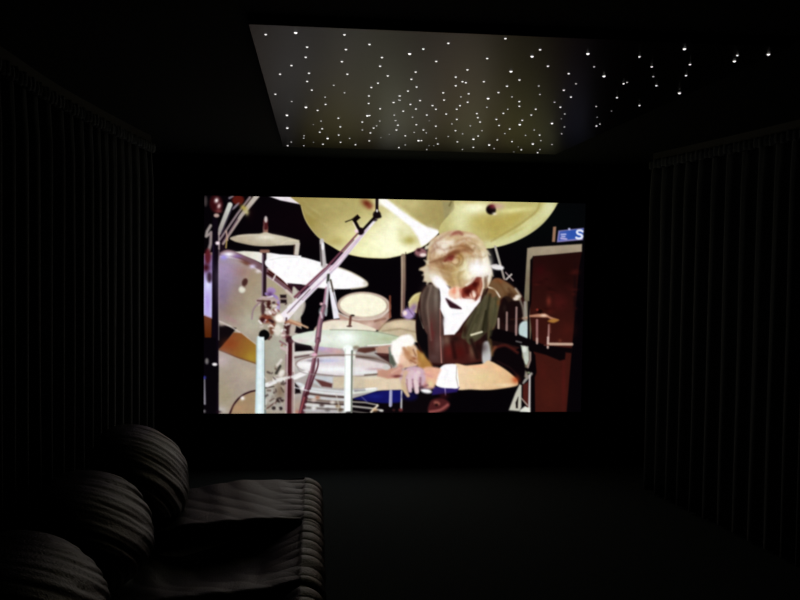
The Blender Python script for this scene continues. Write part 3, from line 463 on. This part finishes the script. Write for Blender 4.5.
# ---- black sleeve, forearm, cuff
S([(14, 110), (60, 60), (120, 40), (200, 80), (262, 150), (282, 230), (268, 320), (246, 350), (215, 300), (150, 250), (80, 205), (20, 175)], (14, 7, 11), .8); L([(60, 55), (130, 45), (220, 100)], 18, (104, 42, 34), 1.4, .8, True); L([(40, 60), (0, 120)], 24, (150, 90, 60), 1.4, .7); L([(60, 170), (160, 220), (230, 290)], 9, (50, 24, 26), 1., .7)
L([(0, 0), (16, 120)], 20, (120, 100, 60), 1.4, .7); S([(-60, 40), (-20, 10), (0, 60), (8, 150), (-20, 190), (-60, 180)], (196, 196, 196), 1.2)
S([(-290, 200), (-180, 205), (-60, 190), (-10, 165), (80, 208), (150, 255), (205, 305), (225, 345), (205, 368), (100, 388), (-20, 400), (-150, 396), (-290, 382)], ((236, 208, 172), (222, 184, 138), (-200, 250), (180, 330)), .8)
G(-100, 210, 100, 14, (250, 190, 150), .7); G(205, 320, 30, 30, (190, 84, 44), .8); G(-60, 300, 90, 40, (226, 206, 156), .7); G(120, 360, 80, 14, (236, 216, 180), .7); G(60, 230, 40, 20, (244, 196, 150), .7, 30)
org(390, 340)
P([(345, 372), (555, 378), (535, 415), (440, 430), (335, 440)], (46, 32, 104), .9); L([(440, 380), (444, 440)], 8, (170, 150, 200), .7)
S([(360, 345), (385, 250), (420, 205), (470, 192), (530, 202), (545, 290), (548, 380), (480, 386), (400, 378)], W_, .7); L([(533, 215), (530, 300), (545, 375)], 7, (160, 150, 130), .6, .7)
S([(305, 575), (320, 500), (360, 470), (430, 470), (480, 510), (450, 560), (380, 580)], (84, 36, 38), 1.2); L([(320, 575), (400, 560), (460, 520)], 20, (166, 96, 92), 1.2, .9, True); E(375, 505, 26, 16, (150, 90, 80), 20, 1.2); E(372, 520, 12, 10, (40, 14, 14), 0, 1.); G(430, 450, 40, 26, (60, 20, 26), .8)
# ---- hands, blurred by motion
S([(10, 60), (90, 15), (185, 30), (225, 80), (240, 170), (200, 215), (90, 225), (40, 180), (20, 120)], (222, 188, 160), 1.4)
S([(215, 80), (260, 110), (330, 190), (330, 230), (230, 230), (220, 150)], (178, 132, 72), 1.4); G(260, 130, 20, 30, (196, 160, 90), .7)
G(45, 100, 30, 60, W_, 1); E(120, 10, 60, 40, (250, 248, 244), 0, 1.6); G(60, 60, 50, 40, W_, .9); G(150, 100, 26, 36, (190, 130, 90), .8, 40); G(185, 150, 30, 16, (130, 64, 36), .8); G(90, 150, 40, 30, (244, 206, 186), .8); L([(110, 60), (150, 140)], 14, (170, 120, 90), 1.4, .6); L([(120, 110), (165, 180)], 12, (180, 126, 96), 1.4, .6)
E(150, 5, 40, 14, (236, 226, 196), -10, 1.6, .7)
P([(-100, 240), (60, 220), (120, 260), (90, 300), (-20, 310), (-100, 290)], (196, 150, 130), 1.2); G(50, 290, 30, 14, (130, 60, 60), .8)
P([(-100, 320), (100, 312), (130, 350), (100, 395), (-100, 400)], (222, 204, 178), 1.2)
S([(270, 225), (400, 225), (385, 290), (350, 380), (290, 390), (250, 340)], (226, 176, 150), 1.3); G(320, 350, 36, 30, (230, 216, 166), .9); G(310, 270, 40, 20, (236, 176, 156), .8); G(280, 360, 24, 30, (180, 120, 130), .7)
S([(80, 290), (130, 225), (210, 210), (270, 240), (285, 320), (250, 370), (170, 380), (100, 360)], (204, 172, 184), 1.3); G(200, 280, 40, 30, (226, 196, 214), .8); G(120, 260, 40, 20, (224, 180, 166), .7)
L([(105, 330), (110, 390), (145, 445)], (34, 24), (214, 190, 150), 1., 1, True); L([(150, 340), (160, 405)], (40, 34), (214, 186, 196), 1.); L([(205, 340), (215, 415)], (38, 32), (222, 196, 200), 1.); L([(180, 350), (188, 400)], 8, (130, 96, 110), .9, .8); L([(128, 350), (136, 400)], 8, (150, 110, 100), .9, .8); L([(238, 350), (246, 400)], 12, (110, 70, 80), 1., .7)
E(290, 408, 44, 18, (246, 244, 246), 10, 1.2); L([(240, 390), (330, 385)], 10, (140, 110, 130), 1., .6)
# hair and face again: darker partings, warmer skin
org(415, 225, 6.67)
for p, w, c, a in (([(110, 180), (150, 150), (190, 165), (240, 150)], 12, (150, 108, 84), .5), ([(240, 150), (300, 140), (350, 150), (385, 175)], 14, (134, 92, 56), .55), ([(100, 250), (150, 235), (200, 215), (240, 190), (290, 180)], 14, (120, 76, 50), .65),
                   ([(200, 240), (225, 215), (250, 210)], 16, (104, 36, 32), .7), ([(290, 190), (320, 220), (310, 260), (280, 275)], 9, (126, 92, 50), .6), ([(360, 120), (400, 130), (430, 170)], 12, (150, 122, 80), .5),
                   ([(170, 300), (190, 340), (230, 380)], 16, (160, 126, 84), .5), ([(230, 330), (250, 380), (262, 410)], 14, (166, 136, 96), .5), ([(300, 300), (290, 350), (300, 400)], 16, (150, 124, 84), .45),
                   ([(120, 130), (170, 90), (230, 60)], 14, (176, 140, 116), .5), ([(180, 200), (170, 240), (190, 280)], 10, (140, 100, 70), .5), ([(420, 220), (380, 210), (340, 215)], 10, (164, 136, 96), .5),
                   ([(250, 60), (285, 45), (315, 62)], 12, (150, 88, 76), .6), ([(150, 120), (200, 110), (250, 125)], 18, (246, 238, 224), .6), ([(330, 100), (300, 115), (250, 140)], 14, (236, 224, 196), .5), ([(300, 300), (340, 290), (350, 330)], 16, (238, 234, 206), .6)):
    L(p, (w*.6, w), c, 1.5, a, True)
G(460, 120, 40, 60, (206, 196, 150), .45); G(120, 320, 36, 40, (226, 216, 190), .5); G(500, 250, 20, 60, (240, 236, 220), .5)
G(270, 470, 36, 22, (250, 226, 206), .7); G(255, 445, 16, 20, (220, 120, 90), .5); G(310, 440, 14, 22, (196, 100, 80), .6); G(330, 470, 20, 14, (150, 60, 46), .7); G(360, 440, 24, 20, (70, 12, 12), .8); G(400, 400, 24, 20, (66, 12, 10), .8)
G(425, 440, 12, 36, (214, 150, 116), .7); G(360, 485, 30, 10, (240, 190, 170), .7); L([(345, 400), (375, 380), (400, 345)], 14, (250, 244, 226), 1.4, .8, True); L([(400, 440), (412, 470), (404, 500)], 8, (110, 40, 30), 1., .6, True)
G(330, 505, 60, 14, W_, .9); G(240, 500, 30, 10, W_, .8); S([(205, 490), (250, 515), (308, 556), (260, 556), (232, 545)], (54, 24, 34), 1.1)
# hands: extra fingers and folds
org(385, 330, 7.06)
S([(50, 90), (75, 70), (125, 40), (180, 35), (210, 80), (190, 110), (130, 120), (110, 170), (100, 230), (70, 230), (52, 170)], (252, 248, 244), 1.4)
P([(36, 180), (54, 180), (80, 240), (60, 262), (36, 230)], (92, 96, 84), 1.2, .9); E(10, 262, 26, 20, (206, 204, 200), 0, 1.2)
L([(130, 130), (160, 170), (190, 200)], 18, (186, 136, 96), 1.4, .7, True); L([(165, 125), (190, 160), (215, 165)], 20, (214, 176, 134), 1.3, .8, True); L([(150, 190), (200, 215), (240, 240)], 20, (196, 150, 110), 1.5, .7, True); L([(180, 215), (215, 232)], 10, (140, 86, 60), 1.2, .7)
G(120, 210, 26, 30, (240, 204, 180), .8); L([(200, 140), (216, 180)], 8, (120, 76, 50), 1., .7)
L([(110, 260), (80, 300), (30, 325)], (36, 26), (200, 150, 136), 1.4, .9, True); G(90, 325, 40, 8, (120, 66, 66), .8); L([(100, 270), (50, 300)], 10, (226, 186, 170), 1.4, .7)
L([(145, 300), (130, 360), (150, 420), (160, 460)], (30, 16), (206, 178, 150), 1.1, .9, True); L([(190, 300), (170, 350), (175, 400)], 34, (220, 194, 200), 1.1, .9, True); L([(235, 300), (215, 350), (225, 430)], 30, (226, 204, 206), 1.1, .9, True)
L([(155, 350), (158, 410)], 8, (150, 110, 110), .9, .7); L([(195, 350), (203, 410)], 9, (140, 100, 116), .9, .7); L([(250, 340), (255, 400), (300, 390)], 12, (130, 86, 100), 1.2, .7, True); L([(280, 310), (330, 330)], 14, (206, 150, 150), 1.4, .6)
# clamp: bright and dark metal bits
org(255, 290, 4.8)
rr = random.Random(11)
for k in range(46):
    x, y = rr.gauss(105, 48), rr.gauss(130, 62)
    if y < 20 or x > 190 or (y > 230 and 140 < x < 185): continue
    c = rr.choice([(238, 226, 216), (206, 190, 186), (84, 44, 40), (150, 100, 80), (58, 30, 36), (250, 246, 244), (164, 140, 160)])
    L([(x, y), (x+rr.uniform(-14, 14), y+rr.uniform(-12, 12))], rr.uniform(5, 12), c, .8, .8)
for k in range(34):
    x, y = rr.uniform(50, 145), rr.uniform(370, 590)
    c = rr.choice([(226, 222, 216), (150, 136, 126), (92, 70, 64), (190, 180, 170), (60, 44, 44)])
    L([(x, y), (x+rr.uniform(-16, 22), y+rr.uniform(-22, 10))], rr.uniform(5, 11), c, .8, .6)
E(44, 214, 24, 22, (8, 8, 10), 30, .8); E(118, 135, 17, 16, (255, 246, 240), 0, 1.)
L([(60, 460), (95, 440), (135, 425), (190, 415), (235, 395)], 13, (232, 230, 228), .9, .9); E(128, 400, 12, 18, (226, 220, 212), 30, 1.)
P([(24, 225), (44, 225), (42, 596), (14, 596)], (226, 240, 244), .6)
# hoops and rods below the snare
org(295, 340)
P([(130, 400), (400, 425), (400, 590), (70, 590)], (168, 162, 156), 1.2, .8)
for y0, y1, y2, w, c in ((408, 425, 436, 16, (236, 238, 242)), (430, 448, 458, 9, (60, 34, 34)), (452, 470, 480, 14, (214, 214, 218)), (474, 490, 500, 10, (120, 96, 86)), (494, 508, 516, 10, (46, 26, 28)), (516, 530, 536, 16, (228, 228, 228)), (540, 552, 556, 8, (104, 92, 92)), (562, 570, 574, 16, (190, 188, 192))):
    L([(120-(y0-408)*.3, y0), (250, y1), (400, y2)], w, c, .9, .9, True)
for x, y, c in ((180, 460, (170, 110, 80)), (215, 520, (70, 50, 50)), (300, 500, (240, 236, 226)), (345, 530, (130, 104, 66)), (360, 560, (90, 70, 50)), (260, 560, (110, 100, 100)), (150, 545, (250, 250, 250)), (150, 480, (220, 200, 190))): E(x, y, 18, 13, c, 0, 1.4, .8)
L([(330, 440), (350, 520), (340, 580)], 10, (206, 200, 190), .9, .7)
P([(400, 60), (448, 60), (446, 570), (392, 575)], (250, 255, 253), .7); L([(456, 90), (450, 590)], (14, 9), (126, 134, 122), .6)
# deeper folds in the clothes
org(390, 265)
for p, w, c, a in (([(760, 200), (730, 330), (690, 460)], 14, (60, 58, 40), .7), ([(800, 240), (775, 400), (765, 520)], 20, (44, 42, 28), .8), ([(850, 260), (830, 420), (800, 560)], 22, (70, 68, 46), .8),
                   ([(690, 350), (640, 470), (600, 560)], 18, (50, 44, 32), .7), ([(300, 190), (270, 330), (290, 470)], 22, (70, 54, 48), .7), ([(345, 180), (340, 350), (350, 520)], 14, (88, 72, 64), .6),
                   ([(390, 220), (395, 400), (405, 560)], 16, (74, 58, 54), .6), ([(600, 600), (620, 700)], 20, (60, 22, 20), .7), ([(500, 620), (520, 740)], 30, (40, 14, 14), .7), ([(650, 600), (700, 740)], 30, (36, 18, 16), .8)):
    L(p, w, c, 1.4, a, True)
G(240, 470, 16, 80, (20, 12, 14), .8); G(720, 660, 60, 50, (34, 16, 16), .7); G(420, 620, 20, 40, (120, 100, 92), .5)
org(490, 265)
L([(60, 130), (110, 200), (150, 290)], 20, (110, 78, 48), 1.3, .7, True); L([(150, 190), (190, 250)], 18, (90, 60, 38), 1.2, .7); S([(100, 270), (150, 250), (210, 300), (250, 300), (262, 400), (230, 470), (110, 470), (80, 400)], (24, 12, 13), 1.2, .75)
L([(235, 270), (262, 340), (275, 440)], 16, (150, 140, 126), 1., .8, True); G(30, 200, 30, 20, (120, 84, 50), .6); G(20, 420, 26, 60, (84, 78, 54), .7)
L([(68, 430), (68, 505)], 14, (170, 150, 140), .6); L([(135, 380), (133, 520)], 15, (150, 124, 118), .6); L([(212, 340), (208, 558)], 15, (160, 130, 126), .6)
for k in range(26):
    x, y = rr.uniform(350, 690), rr.uniform(40, 380); G(x, y, rr.uniform(12, 40), rr.uniform(8, 20), rr.choice([(34, 10, 10), (84, 28, 24), (58, 18, 18)]), .45)
org(295, 190)
def _marks():                                # handling marks on the cymbal
  for k in range(30):
    x, y = rr.uniform(60, 640), rr.uniform(70, 460); 60+.5*(640-x) < 420 and y < 360 and G(x, y, rr.uniform(20, 70), rr.uniform(6, 14), rr.choice([(160, 146, 86), (206, 198, 140), (184, 172, 112)]), .22, 35)
clipped(_marks, [(60, 0), (64, 130), (95, 230), (150, 312), (215, 375), (330, 400), (400, 300), (420, 0)], False)
# edges on the chrome poles and a last row of bright hoops
org(295, 340)
L([(402, 70), (396, 570)], 5, (176, 186, 180), .6, .7); L([(0, 100), (110, 92), (150, 96)], 10, (240, 236, 232), .8, .8, True)
L([(20, 215), (40, 250), (120, 272), (300, 286)], 9, (150, 140, 140), .8, .7, True); L([(40, 170), (120, 140), (300, 122), (560, 122), (700, 160), (770, 210)], 9, (150, 130, 122), .8, .7, True); L([(30, 205), (50, 165), (160, 138)], 7, (240, 236, 236), .8, .7, True)
L([(0, 380), (100, 405)], 10, (240, 240, 244), .8, .8)
org(200, 340)
L([(452, 10), (446, 580)], 6, (160, 184, 190), .6, .7); L([(500, 10), (500, 580)], 7, (176, 200, 204), .7, .7)
L([(700, 20), (694, 590)], 6, (214, 190, 190), .6, .6); L([(726, 60), (722, 590)], 6, (110, 50, 56), .8, .7)
org(200, 265)
G(220, 90, 90, 100, (158, 142, 172), .55); G(180, 240, 40, 120, (140, 122, 150), .6); G(300, 180, 50, 80, (150, 128, 126), .5)
E(358, 138, 18, 28, (78, 48, 44), 20, 1.2); E(335, 196, 22, 22, (224, 222, 206), 0, 1.2)
lum = IMG.mean(2, keepdims=True); IMG = np.clip(IMG, 0, 1)**(1+.12*np.clip((.92-lum)/.5, 0, 1))
# ---- camera-like softness and mottling
for ax in (0, 1):
    k = [.07, .24, .38, .24, .07]; q = np.pad(IMG, [(2, 2) if a == ax else (0, 0) for a in range(3)], mode='edge'); n = IMG.shape[ax]
    IMG = sum(w*(q[i:i+n] if ax == 0 else q[:, i:i+n]) for i, w in enumerate(k))
def _blur(a, r):
    for ax in (0, 1):
        q = np.cumsum(np.pad(a, [(r+1, r) if b == ax else (0, 0) for b in range(a.ndim)], mode='edge'), axis=ax); n = a.shape[ax]
        a = (q[2*r+1:2*r+1+n]-q[:n])/(2*r+1) if ax == 0 else (q[:, 2*r+1:2*r+1+n]-q[:, :n])/(2*r+1)
    return a
rng = np.random.default_rng(3); nz = _blur(rng.normal(size=(GH, GW, 3)), 2); nz /= nz.std()
nz2 = _blur(rng.normal(size=(GH, GW, 1)), 6); nz2 /= nz2.std()
IMG = IMG*(1+.008*nz+.012*nz2)
halo = _blur(_blur(np.clip(IMG-.55, 0, 1), 14), 14)          # the lit screen blooms a little around its whites
IMG = np.clip(IMG+.04*halo, 0, 1)

# ---------------------------------------------------------------- room: x to the right, y towards the screen, z up; metres
XL, XR, YB, YF, ZC = -1.18, 2.44, -1.3, 5.738, 2.15
EYE = 1.43
def struct(name, me, m):
    o = obj(name, me, m, None, False); o['kind'] = 'structure'; return o
T = .1
struct('floor', box(XL-T, XR+T, YB-T, YF+T, -T, 0), M_FLOOR)
struct('ceiling', box(XL-T, XR+T, YB-T, YF+T, ZC, ZC+T), M_CEIL)
struct('wall_left', box(XL-T, XL, YB-T, YF+T, 0, ZC), M_WALL)
struct('wall_right', box(XR, XR+T, YB-T, YF+T, 0, ZC), M_WALL)
struct('wall_front', box(XL, XR, YF, YF+T, 0, ZC), M_WALL)
struct('wall_back', box(XL, XR, YB-T, YB, 0, ZC), M_WALL)

# ---------------------------------------------------------------- projection screen
SX0, SZT, SW = -.7557, EYE+.4501, 2.66
SH = 1.490; SY = YF-.035
scr = thing('projection_screen', 'wide lit projection screen showing a blond drummer playing a drum kit', 'screen', (SX0+SW/2, YF, SZT-SH))
B = .075
obj('frame', joined(box(SX0-B, SX0, SY-.012, YF-.001, SZT-SH-B, SZT+B, .004), box(SX0+SW, SX0+SW+B, SY-.012, YF-.001, SZT-SH-B, SZT+B, .004),
    box(SX0, SX0+SW, SY-.012, YF-.001, SZT, SZT+B, .004), box(SX0, SX0+SW, SY-.012, YF-.001, SZT-SH-B, SZT-SH, .004)), M_FRAME, scr, False)
NU, NV = 640, 361
uu, vv = np.meshgrid(np.linspace(0, 1, NU), np.linspace(0, 1, NV))
den = HOM[6]*uu+HOM[7]*vv+1.0                # picture grid coordinates of every point of the screen
px = (HOM[0]*uu+HOM[1]*vv+HOM[2])/den; py = (HOM[3]*uu+HOM[4]*vv+HOM[5])/den
fx = np.clip((px-GX0)*SS-.5, 0, GW-1.001); fy = np.clip((py-GY0)*SS-.5, 0, GH-1.001)
ix, iy = fx.astype(int), fy.astype(int); tx, ty = (fx-ix)[..., None], (fy-iy)[..., None]
pic = (IMG[iy, ix]*(1-tx)+IMG[iy, ix+1]*tx)*(1-ty)+(IMG[iy+1, ix]*(1-tx)+IMG[iy+1, ix+1]*tx)*ty
lin = np.where(pic <= .04045, pic/12.92, ((pic+.055)/1.055)**2.4)
co = np.stack([SX0+SW*uu, np.full_like(uu, SY), SZT-SH*vv], -1).reshape(-1, 3)
idx = np.arange(NU*NV).reshape(NV, NU)
fc_ = np.stack([idx[:-1, :-1], idx[1:, :-1], idx[1:, 1:], idx[:-1, 1:]], -1).reshape(-1, 4)
me = bpy.data.meshes.new('picture')
me.vertices.add(len(co)); me.vertices.foreach_set('co', co.astype(np.float32).ravel())
me.loops.add(fc_.size); me.loops.foreach_set('vertex_index', fc_.astype(np.int32).ravel())
me.polygons.add(len(fc_)); me.polygons.foreach_set('loop_start', np.arange(0, fc_.size, 4, dtype=np.int32)); me.polygons.foreach_set('loop_total', np.full(len(fc_), 4, dtype=np.int32))
me.update(); me.validate()
ca = me.color_attributes.new('picture', 'FLOAT_COLOR', 'POINT')
ca.data.foreach_set('color', np.concatenate([lin.reshape(-1, 3), np.ones((len(co), 1))], 1).astype(np.float32).ravel())
MP = emis('projected_picture', (1, 1, 1), 1.0)
at = MP.node_tree.nodes.new('ShaderNodeVertexColor'); at.layer_name = 'picture'
MP.node_tree.links.new(at.outputs['Color'], MP.node_tree.nodes['Emission'].inputs[0])
po = obj('picture', me, MP, scr, False); po['label'] = 'bright moving picture of cymbals, drums and a man drumming'
obj('backing', box(SX0, SX0+SW, SY+.004, YF-.001, SZT-SH, SZT), M_FRAME, scr, False)

# ---------------------------------------------------------------- starlit ceiling board
PX0, PX1, PY0, PY1, PZ = -.2043, 1.486, 2.484, 5.05, EYE+.70
pan = thing('star_ceiling_panel', 'glossy black ceiling panel dotted with tiny white fibre optic lights', 'ceiling panel', ((PX0+PX1)/2, (PY0+PY1)/2, PZ))
obj('board', box(PX0, PX1, PY0, PY1, PZ, ZC-.0005, .002, 1), M_PANEL, pan, False)
M_ST = [emis('star_white_%d' % k, (1, .98, .95), s) for k, s in enumerate((.22, .5, .95, 1.25))]
def ball(x, y, z, r):
    return grid(lambda u, v: (x+r*math.sin(v*PI)*math.cos(u*2*PI), y+r*math.sin(v*PI)*math.sin(u*2*PI), z+r*math.cos(v*PI)), 8, 6, wrap_u=True)
def star_r(y, k): return (.0030+.00062*y)*(.62, .74, .86, 1.12)[k]
order = sorted(range(len(STARS)), key=lambda i: -star_r(STARS[i][1], STARS[i][2])/STARS[i][1])
rest = []
for n, i in enumerate(order):
    x, y, k = STARS[i]; x = min(x, PX1-.012); r = star_r(y, k)*1.12
    b = ball(x, y, PZ+r*.25, r)
    if n < 100: obj('star_light', b, M_ST[k], pan)
    else: rest.append((k, b))
for_k = [[b for kk, b in rest if kk == k] for k in range(4)]
bm = bmesh.new(); mats = []
for k, bs in enumerate(for_k):
    for b in bs:
        n0 = len(bm.faces); bm.from_mesh(b); bm.faces.ensure_lookup_table()
        for f in bm.faces[n0:]: f.material_index = k
me = bpy.data.meshes.new('stars'); bm.to_mesh(me); bm.free()
mi = [0]*len(me.polygons); me.polygons.foreach_get('material_index', mi)
so = obj('star_lights', me, M_ST[0], pan)
for k in (1, 2, 3): me.materials.append(M_ST[k])
me.polygons.foreach_set('material_index', mi); so['kind'] = 'stuff'

# ---------------------------------------------------------------- curtains on both side walls
def curtain(name, label, xb, side, y0, y1, seed, turn):
    root = thing(name, label, 'curtain', (xb, (y0+y1)/2, 0))
    na, nb = hnoise(seed), hnoise(seed+9); ztop = EYE+.665
    nu = int((y1-y0)/.011); nv = 22
    bend = lambda y: side*turn*max(0, (y-3.4)/(y1-3.4))**1.3             # the far end turns in towards the screen
    def f(u, v):
        y = y0+(y1-y0)*u; z = .015+(ztop-.015)*v
        ph = y*2*PI/.125+2.2*na(y*2.1)+.25*nb(v*3+y)
        amp = (.030+.012*nb(y*3.1))*(1-.45*max(0, (v-.9)/.1))
        s = math.sin(ph); w = math.copysign(abs(s)**.75, s)*amp+.006*math.sin(2*ph+1+v)+.004*nb(y*9+v*2)
        zz = z+(.006*math.sin(ph)+.004*nb(y*6)) * max(0, (v-.93)/.07)
        return (xb+bend(y)+side*w, y+.012*math.cos(ph)*(1-.5*v), zz)
    me = grid(f, nu, nv)
    c = obj('drape', me, M_CURT, root); sm = c.modifiers.new('thickness', 'SOLIDIFY'); sm.thickness = .003
    # gathered heading tape
    def h(u, v):
        y = y0+(y1-y0)*u; ph = y*2*PI/.042+1.3*nb(y*5)
        return (xb+bend(y)+side*(.030+.010*math.sin(ph))*(1 if v > .5 else 1)+side*.004*math.sin(v*PI), y, ztop-.045+.05*v+.004*math.sin(ph*.5+1))
    hb = obj('heading', grid(h, nu, 6), M_CURT, root); hm = hb.modifiers.new('thickness', 'SOLIDIFY'); hm.thickness = .003
    obj('curtain_track', grid(lambda u, v: (xb+bend(y0+(y1-y0)*v)+.014*(1, 1, -1, -1)[round(u*4) % 4], y0+(y1-y0)*v, (ztop+.008, ZC-.0005, ZC-.0005, ztop+.008)[round(u*4) % 4]), 4, 40, wrap_u=True), M_METAL, root, False)
curtain('curtain', 'long dark pleated curtain along the left wall behind the sofa', XL+.10, 1, -1.0, 4.88, 3, .12)
curtain('curtain', 'long dark pleated curtain hanging along the right wall', XR-.10, -1, -1.0, 5.02, 12, .22)

# ---------------------------------------------------------------- leather sofa along the left wall
XW = -1.03                                   # rear of the sofa, just clear of the curtain
ys = [2.07, 2.77, 3.47, 4.17]                # seat joints, near to far
sofa = thing('sofa', 'black leather three seat sofa with gathered cushions along the left curtain', 'sofa', (-.5, 3.1, 0))
obj('base', box(XW+.01, -.03, ys[0], ys[-1]-.015, .06, .30, .03), M_LEATH, sofa)
for x in (XW+.08, -.10):
    for y in (ys[0]+.08, ys[-1]-.10):
        obj('foot', grid(lambda u, v: (x+(.020+.008*v)*math.cos(u*2*PI), y+(.020+.008*v)*math.sin(u*2*PI), .0+.062*v), 16, 4, wrap_u=True), M_FOOT, sofa)
obj('back_frame', box(XW, XW+.16, ys[0]-.2, ys[-1], .07, .60, .05, 4), M_LEATH, sofa)
obj('arm', box(XW+.01, -.02, ys[0]-.24, ys[0]-.005, .06, .60, .07, 5), M_LEATH, sofa)
def gathers(t, seed):                        # sharp little valleys, soft ridges
    n = hnoise(seed); a = t+.35*n(t*.37)+.2*n(t*.9+4)
    return 1-abs(math.sin(a))**.6*1.0
def seat(y0, y1, k):
    """seat cushion: a plump slab whose top sags, its front edge gathered over a roll"""
    n1, n2 = hnoise(40+k), hnoise(60+k); sag = (.012, .085, .09)[k]; xr, zc = -.045, .405
    def f(u, v):
        y = y0+(y1-y0)*v; e = min(v, 1-v)*(y1-y0); edge = 1-max(0, 1-e/.05)**2.4*.55
        # profile across the seat: bottom rear -> top rear -> top front -> around the roll -> bottom front
        if u < .08: x, z, a = XW+.30, .30+.10*(u/.08), 0
        elif u < .62:
            t = (u-.08)/.54; x = XW+.30+(xr-XW-.30)*t
            z = .40+.075*(math.sin(min(1, t*1.6)*PI/2))*edge - sag*math.sin(PI*min(1, max(0, t)))*(math.sin(PI*v)**1.2 if k == 0 else .5-.5*math.cos(PI*min(1, v/.62))) - (0 if k == 0 else .030)*edge*min(1, (1-t)/.22)*min(1, t/.1)
            z += .006*n1(x*14+y*3)*edge; a = max(0, (t-.80)/.20)
            z -= .007*a*gathers(y*34+x*5, 80+k) ; z -= .003*gathers(y*20+x*24+n2(y*6), 90+k)*edge
        else:
            t = (u-.62)/.38; th = PI/2-t*PI*.86; r = (.078-.008*gathers(y*34+xr*5+th*.6, 80+k)+.003*n2(y*22))*(.78+.22*edge)
            x = xr+r*math.cos(th)*1.15; z = zc+r*math.sin(th)*(1 if th > 0 else 1.35); z += 0 if th > 0 else 0
            if t < .08: pass
        return (x, y, z)
    me = grid(f, 110, 190)
    bm = bmesh.new(); bm.from_mesh(me)
    bmesh.ops.holes_fill(bm, edges=[e for e in bm.edges if e.is_boundary]); bmesh.ops.recalc_face_normals(bm, faces=bm.faces); bm.to_mesh(me); bm.free()
    obj('seat_cushion', me, M_LEATH, sofa)
    # front panel below the roll, softly gathered
    def g(u, v):
        y = y0+.004+(y1-y0-.008)*v; z = .345-.27*u
        return (-.022+.022*math.sin(u*PI)-.006*gathers(y*34+u*1.5, 80+k)*(1-u*.6), y, z)
    me = grid(g, 16, 150)
    fp = obj('front_panel', me, M_LEATH, sofa); s = fp.modifiers.new('thickness', 'SOLIDIFY'); s.thickness = .006; s.offset = -1
for k, (a, b) in enumerate(zip(ys[::-1][1:], ys[::-1])): seat(a, b, k)
def back(y0, y1, k):
    """back cushion: puffed, leaning back, with creases drawn in from the top seam down to the far lower corner"""
    n1, n2 = hnoise(20+k), hnoise(30+k); cy = (y0+y1)/2; hx, hy, hz = .150, (y1-y0)/2+.035, (.215, .190, .185)[k]
    def f(u, v):
        th = (v-.5)*PI; ph = u*2*PI
        pw = lambda c, e: math.copysign(abs(c)**e, c)
        X = pw(math.cos(th), .80)*pw(math.cos(ph), .90); Y = pw(math.cos(th), .72)*pw(math.sin(ph), .92); Z = pw(math.sin(th), .90)
        fr = max(0, X)
        s = Y*1.25+Z*.75 - .22*Y*Y                                      # creases run from high near to low far
        cr = gathers(s*8.5+.9*n1(Y*2.1+Z)+.6*n2(Z*3-Y), 50+k)**1.3*(.55+.45*n1(s*2.7+k))+.35*gathers(s*19+n2(Y*4), 70+k)
        w = cr*.032*fr**.5*(.4+.6*min(1, .3+max(0, Y)+abs(Z)*.4))
        puff = 1+.05*n1(Y*2+Z*2.5)
        x = X*(.215 if X > 0 else .13)*puff*(1+.25*(1-Z)*.4) - w; y = Y*hy*(1-.05*max(0, Z)**2); z = Z*hz+.012*n2(Y*2.6)*max(0, Z)
        z += -.03*abs(Y)**3*max(0, Z)
        x += -.16*z-.10*max(0, z)**1.0                                  # lean
        return (-.805+(.010, -.02, -.03)[k]+x, cy+y, (.580, .560, .550)[k]+z)
    me = grid(f, 200, 120, wrap_u=True)
    bm = bmesh.new(); bm.from_mesh(me); bmesh.ops.remove_doubles(bm, verts=bm.verts, dist=1e-5); bmesh.ops.recalc_face_normals(bm, faces=bm.faces); bm.to_mesh(me); bm.free()
    obj('back_cushion', me, M_LEATH, sofa)
for k, (a, b) in enumerate(zip(ys[::-1][1:], ys[::-1])): back(a, b, k)

SC = Matrix.Diagonal((.94, .908, .93, 1))
sofa.location = SC @ sofa.location
for c in sofa.children: c.data.transform(SC)

# ---------------------------------------------------------------- camera and view
cam = bpy.data.cameras.new('camera'); co_ = bpy.data.objects.new('camera', cam); C.objects.link(co_)
cam.sensor_width = 36; cam.lens = 822.217/800*36; cam.clip_start = .02
R_, U_, F_ = Vector(CAM_R), Vector(CAM_U), Vector(CAM_F)
m4 = Matrix((R_, U_, -F_)).transposed().to_4x4(); m4.translation = Vector((0, 0, EYE)); co_.matrix_world = m4
scene.camera = co_
w = bpy.data.worlds.new('world'); scene.world = w; w.use_nodes = True; w.node_tree.nodes['Background'].inputs[0].default_value = (0, 0, 0, 1)
scene.view_settings.view_transform = 'Standard'; scene.view_settings.look = 'None'; scene.view_settings.exposure = 0; scene.view_settings.gamma = 1; scene.view_settings.use_curve_mapping = False
scene.cycles.use_denoising = True; scene.cycles.max_bounces = 6; scene.cycles.sample_clamp_indirect = 2
